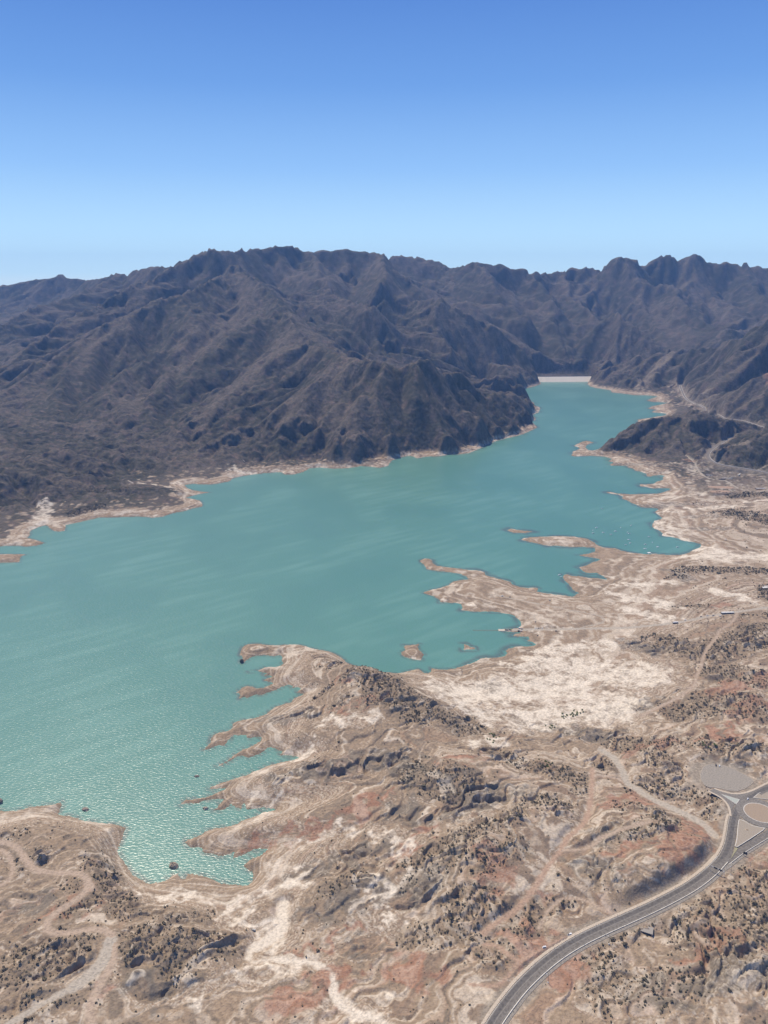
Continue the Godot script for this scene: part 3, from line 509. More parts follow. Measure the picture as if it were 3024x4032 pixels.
class Shape:
	var v := PackedVector3Array()
	func quad(a: Vector3, b: Vector3, c: Vector3, d: Vector3) -> void:   # corners clockwise as seen from outside
		v.append_array([a, b, c, a, c, d])
	func tri(a: Vector3, b: Vector3, c: Vector3) -> void:
		v.append_array([a, b, c])
	func hexa(p: Array) -> void:   # 4 bottom (ccw from above: -x-z, +x-z, +x+z, -x+z), 4 top
		quad(p[4], p[5], p[6], p[7])
		quad(p[3], p[2], p[1], p[0])
		for k in 4:
			var n := (k + 1) % 4
			quad(p[n], p[n + 4], p[k + 4], p[k])
	func box(c: Vector3, s: Vector3, taper := Vector2(1, 1), shift := Vector2.ZERO) -> void:
		var h := s * 0.5
		var p := []
		for y in [-1, 1]:
			for q in [Vector2(-1, -1), Vector2(1, -1), Vector2(1, 1), Vector2(-1, 1)]:
				var t := taper if y > 0 else Vector2(1, 1)
				var o := shift if y > 0 else Vector2.ZERO
				p.append(c + Vector3(q.x * h.x * t.x + o.x, y * h.y, q.y * h.z * t.y + o.y))
		hexa(p)
	func tube(a: Vector3, b: Vector3, ra: float, rb: float, n := 6) -> void:
		var d := (b - a).normalized()
		var u := d.cross(Vector3.RIGHT if absf(d.x) < 0.8 else Vector3.FORWARD).normalized()
		var w := d.cross(u)
		for k in n:
			var t0 := TAU * k / n
			var t1 := TAU * (k + 1) / n
			var e0 := u * cos(t0) + w * sin(t0)
			var e1 := u * cos(t1) + w * sin(t1)
			quad(a + e0 * ra, b + e0 * rb, b + e1 * rb, a + e1 * ra)
			tri(b, b + e1 * rb, b + e0 * rb)
			tri(a, a + e0 * ra, a + e1 * ra)
	func mesh(smooth := false) -> ArrayMesh:
		var st := SurfaceTool.new()
		st.begin(Mesh.PRIMITIVE_TRIANGLES)
		st.set_smooth_group(0 if smooth else -1)
		for p in v:
			st.add_vertex(p)
		if smooth:
			st.index()
		st.generate_normals()
		return st.commit()

# ---------------------------------------------------------------- coarse height fields
class Grid:
	var x0: float
	var z0: float
	var c: float
	var nx: int
	var nz: int
	var h := PackedFloat32Array()
	func _init(ax: float, az: float, bx: float, bz: float, cell: float) -> void:
		x0 = ax
		z0 = az
		c = cell
		nx = int((bx - ax) / cell) + 1
		nz = int((bz - az) / cell) + 1
		h.resize(nx * nz)
	func at(x: float, z: float) -> float:    # uniform cubic B-spline: smooth slopes
		var fx := clampf((x - x0) / c, 1.0, nx - 2.001)
		var fz := clampf((z - z0) / c, 1.0, nz - 2.001)
		var i := int(fx)
		var j := int(fz)
		if i > nx - 3:
			i = nx - 3
		if j > nz - 3:
			j = nz - 3
		var t := fx - i
		var u := fz - j
		var t2 := t * t
		var t3 := t2 * t
		var a0 := (1.0 - t) * (1.0 - t) * (1.0 - t) / 6.0
		var a1 := (3.0 * t3 - 6.0 * t2 + 4.0) / 6.0
		var a2 := (-3.0 * t3 + 3.0 * t2 + 3.0 * t + 1.0) / 6.0
		var a3 := t3 / 6.0
		var u2 := u * u
		var u3 := u2 * u
		var k := (j - 1) * nx + i - 1
		var r0 := a0 * h[k] + a1 * h[k + 1] + a2 * h[k + 2] + a3 * h[k + 3]
		k += nx
		var r1 := a0 * h[k] + a1 * h[k + 1] + a2 * h[k + 2] + a3 * h[k + 3]
		k += nx
		var r2 := a0 * h[k] + a1 * h[k + 1] + a2 * h[k + 2] + a3 * h[k + 3]
		k += nx
		var r3 := a0 * h[k] + a1 * h[k + 1] + a2 * h[k + 2] + a3 * h[k + 3]
		return r0 * (1.0 - u) * (1.0 - u) * (1.0 - u) / 6.0 + r1 * (3.0 * u3 - 6.0 * u2 + 4.0) / 6.0 + r2 * (-3.0 * u3 + 3.0 * u2 + 3.0 * u + 1.0) / 6.0 + r3 * u3 / 6.0
	func lerped(x: float, z: float) -> float:
		var fx := clampf((x - x0) / c, 0.0, nx - 1.001)
		var fz := clampf((z - z0) / c, 0.0, nz - 1.001)
		var i := int(fx)
		var j := int(fz)
		var t := fx - i
		var u := fz - j
		var k := j * nx + i
		return (h[k] * (1.0 - t) + h[k + 1] * t) * (1.0 - u) + (h[k + nx] * (1.0 - t) + h[k + nx + 1] * t) * u

var outlines := []                       # closed PackedVector2Array: lake first, then islands
var sa := PackedVector2Array()           # shoreline segments
var sb := PackedVector2Array()
var shore_hash := {}
var z_bucket := {}
const HC := 40.0
const REACH := 60.0

func build_outlines() -> void:
	var wl := Vector3(1127.2, 0.0, -5612.4)
	var wr := Vector3(1508.0, 0.0, -5632.8)
	dam_at = Vector2(wl.x + wr.x, wl.z + wr.z) * 0.5
	dam_dir = Vector2(wr.x - wl.x, wr.z - wl.z).normalized()
	dam_half = Vector2(wr.x - wl.x, wr.z - wl.z).length() * 0.5 + 20.0
	for flat in [lake_outline(), island_a, island_b, island_c, island_d]:
		var p := PackedVector2Array()
		for k in range(0, flat.size(), 2):
			p.append(Vector2(flat[k], flat[k + 1]))
		outlines.append(p)
	for p in outlines:
		for k in p.size():
			var a: Vector2 = p[k]
			var b: Vector2 = p[(k + 1) % p.size()]
			if a.distance_to(b) < 0.3:
				continue
			sa.append(a)
			sb.append(b)
	for k in sa.size():
		var lo := sa[k].min(sb[k]) - Vector2(REACH, REACH)
		var hi := sa[k].max(sb[k]) + Vector2(REACH, REACH)
		if hi.x - lo.x > 1500:           # the open side of the lake, out of view
			continue
		for i in range(int(floorf(lo.x / HC)), int(floorf(hi.x / HC)) + 1):
			for j in range(int(floorf(lo.y / HC)), int(floorf(hi.y / HC)) + 1):
				var key := Vector2i(i, j)
				if not shore_hash.has(key):
					shore_hash[key] = PackedInt32Array()
				shore_hash[key].append(k)
	for k in sa.size():
		for j in range(int(floorf(minf(sa[k].y, sb[k].y) / 20.0)), int(floorf(maxf(sa[k].y, sb[k].y) / 20.0)) + 1):
			if not z_bucket.has(j):
				z_bucket[j] = PackedInt32Array()
			z_bucket[j].append(k)

func crossings(z: float) -> PackedFloat32Array:
	var out := PackedFloat32Array()
	var key := int(floorf(z / 20.0))
	if z_bucket.has(key):
		for k in z_bucket[key]:
			var a := sa[k]
			var b := sb[k]
			if (a.y > z) != (b.y > z):
				out.append(a.x + (z - a.y) / (b.y - a.y) * (b.x - a.x))
		out.sort()
	return out

func in_water(cr: PackedFloat32Array, x: float) -> bool:
	return cr.bsearch(x) % 2 == 1

func shore_distance(x: float, z: float) -> float:
	var key := Vector2i(int(floorf(x / HC)), int(floorf(z / HC)))
	if not shore_hash.has(key):
		return REACH
	var best := REACH * REACH
	for k in shore_hash[key]:
		var a := sa[k]
		var dx := sb[k].x - a.x
		var dz := sb[k].y - a.y
		var px := x - a.x
		var pz := z - a.y
		var t := (px * dx + pz * dz) / (dx * dx + dz * dz)
		if t < 0.0:
			t = 0.0
		elif t > 1.0:
			t = 1.0
		px -= t * dx
		pz -= t * dz
		var d := px * px + pz * pz
		if d < best:
			best = d
	return sqrt(best)

func relax(g: Grid, lines: Array, soften: int) -> PackedByteArray:
	# membrane through the water level and the measured ridge and valley lines, coarse to fine
	var nx := g.nx
	var nz := g.nz
	var fixed := PackedByteArray()
	fixed.resize(nx * nz)
	for j in nz:
		var z := g.z0 + j * g.c
		var cr := crossings(z)
		for i in nx:
			if in_water(cr, g.x0 + i * g.c):
				fixed[j * nx + i] = 1
	for line in lines:
		for k in range(0, line.size() - 3, 3):
			var a := Vector3(line[k], line[k + 1], line[k + 2])
			var b := Vector3(line[k + 3], line[k + 4], line[k + 5])
			var n := int(Vector2(b.x - a.x, b.z - a.z).length() / (g.c * 0.7)) + 1
			for s in n + 1:
				var p := a.lerp(b, float(s) / n)
				var i := int(roundf((p.x - g.x0) / g.c))
				var j := int(roundf((p.z - g.z0) / g.c))
				if i >= 0 and j >= 0 and i < nx and j < nz and fixed[j * nx + i] != 1:
					g.h[j * nx + i] = p.y if fixed[j * nx + i] == 0 else maxf(g.h[j * nx + i], p.y)
					fixed[j * nx + i] = 2
		if line.size() == 3:
			var i := int(roundf((line[0] - g.x0) / g.c))
			var j := int(roundf((line[2] - g.z0) / g.c))
			if i >= 0 and j >= 0 and i < nx and j < nz and fixed[j * nx + i] != 1:
				g.h[j * nx + i] = line[1]
				fixed[j * nx + i] = 2
	var values := PackedFloat32Array()
	var pnx := 0
	var pnz := 0
	for step in [16, 8, 4, 2, 1]:
		var cx: int = (nx - 1) / step + 1
		var cz: int = (nz - 1) / step + 1
		var v := PackedFloat32Array()
		v.resize(cx * cz)
		var f := PackedByteArray()
		f.resize(cx * cz)
		for j in cz:
			for i in cx:
				var sum := 0.0
				var n := 0
				if step == 1:
					if fixed[j * nx + i]:
						sum = g.h[j * nx + i]
						n = 1
				else:
					for dj in range(j * step - step / 2, j * step + step / 2 + 1):
						if dj < 0 or dj >= nz:
							continue
						for di in range(i * step - step / 2, i * step + step / 2 + 1):
							if di >= 0 and di < nx and fixed[dj * nx + di]:
								sum += g.h[dj * nx + di]
								n += 1
				if n:
					f[j * cx + i] = 1
					v[j * cx + i] = sum / n
				elif pnx:
					v[j * cx + i] = values[mini(j / 2, pnz - 1) * pnx + mini(i / 2, pnx - 1)]
		var omega := 1.75
		for it in (60 if step > 2 else 24):
			for j in cz:
				var up := (j - 1 if j > 0 else 1) * cx
				var dn := (j + 1 if j < cz - 1 else cz - 2) * cx
				var row := j * cx
				for i in cx:
					if f[row + i] == 0:
						var l := i - 1 if i > 0 else 1
						var r := i + 1 if i < cx - 1 else cx - 2
						var o := v[row + i]
						v[row + i] = o + omega * (0.25 * (v[row + l] + v[row + r] + v[up + i] + v[dn + i]) - o)
		values = v
		pnx = cx
		pnz = cz
	g.h = values
	for it in soften:
		var old := g.h.duplicate()
		for j in range(1, nz - 1):
			for i in range(1, nx - 1):
				var k := j * nx + i
				if fixed[k] != 1:
					g.h[k] = 0.5 * old[k] + 0.125 * (old[k - 1] + old[k + 1] + old[k - nx] + old[k + nx])
	return fixed

var near: Grid
var far: Grid
var ridge_far: Grid
var f_white: Grid
var f_red: Grid
var f_grey: Grid
var f_veg: Grid

func build_fields() -> void:
	var lines := near_heights()
	for t in tracks():
		lines.append(t[2])
	for r in [road_hw, road_hwl, road_hwr]:
		lines.append(r)
	near = Grid.new(-1500, -3000, 1900, -380, 14)
	var more := lines.duplicate()
	more.append_array(mountain_ridges())
	relax(near, more, 3)
	far = Grid.new(-8000, -14500, 8000, -1700, 40)
	var all := mountain_ridges()
	all.append_array([road_fh1, road_fh2])
	all.append_array(near_heights())
	# behind the skyline the land falls away again
	all.append(PackedFloat32Array([-8000, 500, -14400, 8000, 400, -14400]))
	var fx := relax(far, all, 1)
	ridge_far = Grid.new(-8000, -14500, 8000, -1700, 40)
	for k in fx.size():
		ridge_far.h[k] = 0.0 if fx[k] == 2 else 2000.0
	var nx := far.nx
	for j in range(1, far.nz - 1):
		for i in range(1, nx - 1):
			var k := j * nx + i
			ridge_far.h[k] = minf(ridge_far.h[k], minf(minf(ridge_far.h[k - 1], ridge_far.h[k - nx]) + 40.0, minf(ridge_far.h[k - nx - 1], ridge_far.h[k - nx + 1]) + 56.6))
	for j in range(far.nz - 2, 0, -1):
		for i in range(nx - 2, 0, -1):
			var k := j * nx + i
			ridge_far.h[k] = minf(ridge_far.h[k], minf(minf(ridge_far.h[k + 1], ridge_far.h[k + nx]) + 40.0, minf(ridge_far.h[k + nx + 1], ridge_far.h[k + nx - 1]) + 56.6))
	for k in ridge_far.h.size():
		ridge_far.h[k] = minf(ridge_far.h[k], 900.0)
	f_white = paint("white")
	f_red = paint("red")
	f_grey = paint("grey")
	f_veg = paint("veg")

func paint(kind: String) -> Grid:
	var g := Grid.new(-1500, -5700, 2300, -380, 10)
	for q in patches(kind):
		var a := Vector2(q[0], q[1])
		var d := Vector2(q[2], q[3]) - a
		var r: float = q[4]
		var lo := a.min(a + d) - Vector2(r, r) * 1.5
		var hi := a.max(a + d) + Vector2(r, r) * 1.5
		for j in range(maxi(0, int((lo.y - g.z0) / g.c)), mini(g.nz, int((hi.y - g.z0) / g.c) + 2)):
			for i in range(maxi(0, int((lo.x - g.x0) / g.c)), mini(g.nx, int((hi.x - g.x0) / g.c) + 2)):
				var p := Vector2(g.x0 + i * g.c, g.z0 + j * g.c) - a
				var t := clampf(p.dot(d) / maxf(d.length_squared(), 0.01), 0, 1)
				var e := (p - d * t).length() / r
				var val := clampf((1.5 - e) / 1.15, 0.0, 1.0)
				var k := j * g.nx + i
				g.h[k] = maxf(g.h[k], val)
	return g

# ---------------------------------------------------------------- tracks and roads pressed into the ground
var ta := PackedVector3Array()
var tb := PackedVector3Array()
var tw := PackedFloat32Array()
var tk := PackedInt32Array()
var track_hash := {}

func smooth_line(flat: PackedFloat32Array, step: float) -> PackedVector3Array:
	var c := Curve3D.new()
	var n := flat.size() / 3
	for k in n:
		var p := Vector3(flat[k * 3], flat[k * 3 + 1], flat[k * 3 + 2])
		var q := Vector3(flat[maxi(k - 1, 0) * 3], flat[maxi(k - 1, 0) * 3 + 1], flat[maxi(k - 1, 0) * 3 + 2])
		var r := Vector3(flat[mini(k + 1, n - 1) * 3], flat[mini(k + 1, n - 1) * 3 + 1], flat[mini(k + 1, n - 1) * 3 + 2])
		var t := (r - q).normalized()
		c.add_point(p, -t * p.distance_to(q) / 3.0, t * p.distance_to(r) / 3.0)
	var out := PackedVector3Array()
	var length := c.get_baked_length()
	var m := int(length / step) + 1
	for k in m + 1:
		out.append(c.sample_baked(length * k / m))
	return out

func press(line: PackedVector3Array, width: float, kind: int) -> void:
	var reach := width * 0.5 + 16.0
	for k in line.size() - 1:
		var n := ta.size()
		ta.append(line[k])
		tb.append(line[k + 1])
		tw.append(width * 0.5)
		tk.append(kind)
		var lo := line[k].min(line[k + 1])
		var hi := line[k].max(line[k + 1])
		for i in range(int(floorf((lo.x - reach) / HC)), int(floorf((hi.x + reach) / HC)) + 1):
			for j in range(int(floorf((lo.z - reach) / HC)), int(floorf((hi.z + reach) / HC)) + 1):
				var key := Vector2i(i, j)
				if not track_hash.has(key):
					track_hash[key] = PackedInt32Array()
				track_hash[key].append(n)

var hw_line: PackedVector3Array
var hwl_line: PackedVector3Array
var hwr_line: PackedVector3Array
var fh1_line: PackedVector3Array
var fh2_line: PackedVector3Array
var ring_at := Vector3(502.1, 45.6, -864.2)
const RING := 25.5

func build_tracks() -> void:
	for t in tracks():
		press(smooth_line(t[2], 10.0), t[0], t[1])
	hw_line = smooth_line(road_hw, 6.0)
	hwl_line = smooth_line(road_hwl, 6.0)
	hwr_line = smooth_line(road_hwr, 6.0)
	fh1_line = smooth_line(road_fh1, 12.0)
	fh2_line = smooth_line(road_fh2, 12.0)
	for l in [hw_line, hwl_line, hwr_line]:
		press(l, 24.0, 9)
	for l in [fh1_line, fh2_line]:
		press(l, 20.0, 9)
	press(PackedVector3Array([ring_at + Vector3(-8, 0, 0), ring_at + Vector3(8, 0, 0)]), 74.0, 9)
	press(PackedVector3Array([Vector3(474.6, 45.6, -948.8), Vector3(485.9, 45.6, -941.9), Vector3(499.0, 45.6, -932.9)]), 64.0, 9)

# ---------------------------------------------------------------- noises
var n_big: FastNoiseLite
var n_mid: FastNoiseLite
var n_fine: FastNoiseLite
var n_ridge: FastNoiseLite
var n_rill: FastNoiseLite
var n_band: FastNoiseLite
var n_warp: FastNoiseLite
var rnd := PackedFloat32Array()

func noise(kind: int, freq: float, octaves: int, seed_: int, fractal := FastNoiseLite.FRACTAL_FBM) -> FastNoiseLite:
	var n := FastNoiseLite.new()
	n.noise_type = kind
	n.frequency = freq
	n.fractal_octaves = octaves
	n.fractal_type = fractal if octaves > 1 else FastNoiseLite.FRACTAL_NONE
	n.seed = seed_
	return n

func build_noises() -> void:
	n_big = noise(FastNoiseLite.TYPE_SIMPLEX, 1.0 / 210.0, 3, 11)
	n_mid = noise(FastNoiseLite.TYPE_SIMPLEX, 1.0 / 46.0, 3, 12)
	n_fine = noise(FastNoiseLite.TYPE_SIMPLEX, 1.0 / 11.0, 2, 13)
	n_rill = noise(FastNoiseLite.TYPE_SIMPLEX, 1.0 / 17.0, 3, 17, FastNoiseLite.FRACTAL_RIDGED)
	n_ridge = noise(FastNoiseLite.TYPE_SIMPLEX, 1.0 / 64.0, 2, 14, FastNoiseLite.FRACTAL_RIDGED)
	n_band = noise(FastNoiseLite.TYPE_SIMPLEX, 1.0 / 5.0, 3, 15)
	n_warp = noise(FastNoiseLite.TYPE_SIMPLEX, 1.0 / 75.0, 2, 16)
	var r := RandomNumberGenerator.new()
	r.seed = 77
	for k in 8192:
		rnd.append(r.randf() - 0.5)

# gullies that run down the slope (one octave); returns height -1..1 and its sideways derivative
var gul_d := 0.0
func gully(x: float, z: float, px: float, pz: float, size: float, salt: int) -> float:
	var qx := x / size
	var qz := z / size
	var ci := int(roundf(qx))
	var cj := int(roundf(qz))
	var sc := 0.0
	var ss := 0.0
	for j in range(cj - 1, cj + 2):
		for i in range(ci - 1, ci + 2):
			var k := (((i * 73) ^ (j * 151) ^ salt) & 4095) * 2
			var vx := qx - i - rnd[k] * 0.8
			var vz := qz - j - rnd[k + 1] * 0.8
			var w := exp(-(vx * vx + vz * vz) * 2.2)
			var a := (vx * px + vz * pz) * 9.5 + rnd[k] * 2.0
			sc += w * cos(a)
			ss += w * sin(a)
	var m := sqrt(sc * sc + ss * ss) + 0.08
	gul_d = -ss / m * 9.5 / size
	return sc / m

# results of the last ground() call, read by the colouring
var g_sd := 0.0
var g_c := 0.0
var g_mount := 0.0
var g_track := 9999.0
var g_kind := -1
var g_strat := 0.0
var g_cut := 0.0
var g_edge := 0.0
var g_dark := 0.0
var g_rill := 0.0
var dam_at := Vector2.ZERO
var dam_dir := Vector2.RIGHT
var dam_half := 100.0

func ground(x: float, z: float, water: bool) -> float:
	var sd := shore_distance(x, z)
	if water:
		g_sd = -sd
		g_c = 0.0
		g_track = 9999.0
		g_kind = -1
		g_cut = 0.0
		g_mount = 0.0
		g_dark = 0.0
		return -0.35 * sd - 0.15
	g_sd = sd
	var wn := smoothstep(-2900.0, -2550.0, z) * smoothstep(-1450.0, -1250.0, x) * (1.0 - smoothstep(1650.0, 1850.0, x))
	var c := 0.0
	if wn > 0.0:
		c = near.at(x, z) * wn
	if wn < 1.0:
		var b := far.at(x, z)
		var rd := ridge_far.lerped(x, z)
		b -= (60.0 + 0.06 * minf(-z - 2500.0, 3500.0)) * (1.0 - exp(-rd / 280.0)) * smoothstep(40.0, 260.0, b)
		c += b * (1.0 - wn)
	var h := c
	var mount := (smoothstep(-2350.0, -2900.0, z) if x > -200.0 else smoothstep(-1900.0, -2200.0, z)) * smoothstep(14.0, 50.0, c)
	g_dark = smoothstep(-2350.0, -2800.0, z) if x > -200.0 else smoothstep(-1850.0, -2000.0, z)
	g_mount = mount
	g_cut = 0.0
	g_rill = 0.0
	if mount > 0.01:
		var e := 30.0
		var gx := (far.at(x + e, z) - far.at(x - e, z)) / (2.0 * e)
		var gz := (far.at(x, z + e) - far.at(x, z - e)) / (2.0 * e)
		var wx := n_big.get_noise_2d(x * 0.55, z * 0.55)
		gx += wx * 0.10
		gz += n_big.get_noise_2d(x * 0.55 + 900.0, z * 0.55) * 0.10
		var add := 0.0
		var size := 900.0
		var crest := 0.3 + 0.7 * smoothstep(0.0, 300.0, ridge_far.lerped(x, z))
		for o in 4:
			var s := sqrt(gx * gx + gz * gz) + 0.0001
			var px := -gz / s
			var pz := gx / s
			var amp: float = size * [0.078, 0.108, 0.100, 0.045][o] * minf(s * 2.4, 1.0)
			if o < 2:
				amp *= crest
			var v := gully(x, z, px, pz, size, o * 517)
			var cr_ := clampf(v, -1.0, 1.0)
			v = (0.5 * v + 0.5 * (1.0 - 2.0 * sqrt((1.0 - cr_) * 0.5))) if o < 2 else (0.4 * v + 0.6 * (2.0 * sqrt((1.0 + cr_) * 0.5) - 1.0))
			if o == 2:
				g_rill = v
			add += amp * v
			var d := gul_d * amp
			gx += px * d * 0.28
			gz += pz * d * 0.28
			size *= 0.46
			if o == 0:
				g_cut = v
		add += n_mid.get_noise_2d(x * 0.8, z * 0.8) * (2.6 + 7.0 * (1.0 - smoothstep(60.0, 180.0, c))) + n_fine.get_noise_2d(x * 0.7, z * 0.7) * 1.2
		h += add * mount
	# badlands: strata ribs that strike up to the right, ledges, small gullies
	var flat := 1.0 - mount
	var strike := x * 0.66 + z * 0.75          # across the strike
	var along := x * 0.75 - z * 0.66
	var w1 := n_warp.get_noise_2d(x, z)
	var w2 := n_warp.get_noise_2d(x + 500.0, z - 300.0)
	g_strat = 0.0
	if flat > 0.01:
		var rough := smoothstep(6.0, 22.0, c) * (1.0 - 0.75 * smoothstep(-1500.0, -1900.0, z))
		var white := f_white.lerped(x + w1 * 18.0, z + w2 * 18.0)
		rough *= 1.0 - 0.7 * white
		var wild := maxf(f_veg.lerped(x + w2 * 12.0, z), f_grey.lerped(x, z + w1 * 12.0) * 0.9)
		rough *= 0.30 + 0.70 * smoothstep(0.05, 0.7, wild)
		var patch := n_big.get_noise_2d(x * 1.6 + 70.0, z * 1.6)
		var bold := clampf(0.55 + patch * 1.1, 0.12, 1.3)
		var ribs := n_ridge.get_noise_2d(along * 0.40 + w1 * 22.0, strike * 1.1 + w2 * 24.0)
		var add := (ribs * 6.0 + 1.0) * rough * bold
		add += n_mid.get_noise_2d(x * 0.9, z * 0.9) * (0.4 + 2.6 * rough)
		var gl := absf(n_mid.get_noise_2d(along * 0.55 + 300.0, strike * 0.9))
		add -= maxf(0.0, 0.10 - gl) * 26.0 * rough
		add += n_rill.get_noise_2d(x + w1 * 8.0, z + w2 * 8.0) * (0.10 + 0.75 * rough * bold)
		h += add * flat
		g_strat = lerpf(h * 1.9 + w2 * 1.2, h * 0.85 + strike * 0.17 + w1 * 5.0 + w2 * 2.0, smoothstep(0.02, 0.4, rough))
		# tilted beds: long gentle backs, short steep faces turned from the lake
		var cq := (strike + w1 * 26.0 + w2 * 9.0 + n_mid.get_noise_2d(x * 0.7, z * 0.7) * 5.0) / 33.0
		var cb := floorf(cq)
		var cf := cq - cb
		var amp := clampf(n_mid.get_noise_2d(along * 0.28 + cb * 31.0, cb * 57.0) * 1.3 + 0.62 + patch * 0.5, 0.0, 1.25)
		var prof := cf / 0.88 if cf < 0.88 else 1.0 - (cf - 0.88) / 0.12
		h += (prof - 0.5) * 5.8 * amp * (0.45 + 0.55 * smoothstep(0.05, 0.7, wild)) * (0.5 if x < -60.0 and z > -1000.0 else 1.0) * flat * smoothstep(3.0, 17.0, c) * (1.0 - 0.8 * white) * (1.0 - 0.8 * smoothstep(-1450.0, -1750.0, z))
		# ledges of harder beds
		var st := g_strat / 5.0
		var bed := floorf(st)
		var fr := st - bed
		var hard := clampf(rnd[int(bed) & 1023] * 2.0 + 0.25 + 1.3 * n_mid.get_noise_2d(x * 0.6 - 40.0, z * 0.6), 0.0, 1.0)
		h += (smoothstep(0.42, 0.58, fr) - fr) * 3.6 * 0.8 * flat * hard * (0.06 + 0.94 * rough)
	# shore: rise from the water line, the old water levels cut as fine steps
	var edge := smoothstep(4.0, 42.0, sd)
	g_edge = edge
	var steep := 0.34 + 0.22 * w1 + 0.25 * mount
	if z > -1700.0 and x < 330.0:
		steep += 0.10
	var hs := sd * maxf(steep, 0.10) + n_mid.get_noise_2d(x * 1.4, z * 1.4) * minf(sd * 0.12, 1.6)
	if flat > 0.5 and z < -1300.0 and x > 150.0:
		hs = sd * maxf(0.10 + 0.10 * w1, 0.035)
	h = lerpf(minf(hs, maxf(c, 3.0) + 4.0) , h, edge)
	h -= (0.55 + n_fine.get_noise_2d(x * 2.2, z * 2.2) * 0.9) * (1.0 - smoothstep(1.0, 7.0, sd))
	h = maxf(h, -0.4 + 0.12 * sd)
	if h < 16.0:
		var q := 1.35
		var k := h / q + w2 * 0.25
		var f := k - floorf(k)
		h += (smoothstep(0.25, 0.8, f) - f) * q * 0.75
	# the dam stands in the river gap; the valley goes on behind it
	if z < -5500.0 and z > -6100.0 and x > 900.0 and x < 1900.0:
		var rel := Vector2(x, z) - dam_at
		var lx := rel.dot(dam_dir)
		var lz := rel.dot(Vector2(dam_dir.y, -dam_dir.x))     # downstream
		var across := 1.0 - smoothstep(dam_half - 14.0, dam_half + 26.0, absf(lx - 6.0))
		if lz > -30.0 and across > 0.0:
			var limit := -8.0 if lz < 70.0 else lerpf(-8.0, 26.0, smoothstep(70.0, 200.0, lz)) + smoothstep(200.0, 420.0, lz) * 400.0
			h = lerpf(h, minf(h, limit), across)
	# tracks
	g_track = 9999.0
	g_kind = -1
	var key := Vector2i(int(floorf(x / HC)), int(floorf(z / HC)))
	if track_hash.has(key):
		var best := 9999.0
		var by := 0.0
		var bw := 0.0
		for k in track_hash[key]:
			var a := ta[k]
			var b := tb[k]
			var dx := b.x - a.x
			var dz := b.z - a.z
			var t := clampf(((x - a.x) * dx + (z - a.z) * dz) / (dx * dx + dz * dz + 0.001), 0.0, 1.0)
			var ex := x - a.x - t * dx
			var ez := z - a.z - t * dz
			var d := sqrt(ex * ex + ez * ez) - tw[k]
			if d < best:
				best = d
				by = a.y + (b.y - a.y) * t
				bw = tw[k]
				g_kind = tk[k]
		g_track = best
		var soft := 14.0 if g_kind == 9 else 8.0
		var t2 := 1.0 - smoothstep(0.0, soft, best)
		if g_kind == 9:
			h = lerpf(h, by - 0.35, t2)
		else:
			h = lerpf(h, lerpf(h, by, 0.9), t2)
	return h

func land_height(x: float, z: float) -> float:
	return ground(x, z, in_water(crossings(z), x))

# ---------------------------------------------------------------- colours of the ground (linear base colours)
const TAN := Color(0.325, 0.240, 0.160)
const PALE := Color(0.70, 0.615, 0.495)
const RUST := Color(0.33, 0.165, 0.102)
const GREY := Color(0.212, 0.176, 0.134)
const MUD := Color(0.20, 0.165, 0.125)
const ROCK := Color(0.132, 0.108, 0.084)
const SCRUB := Color(0.058, 0.055, 0.038)

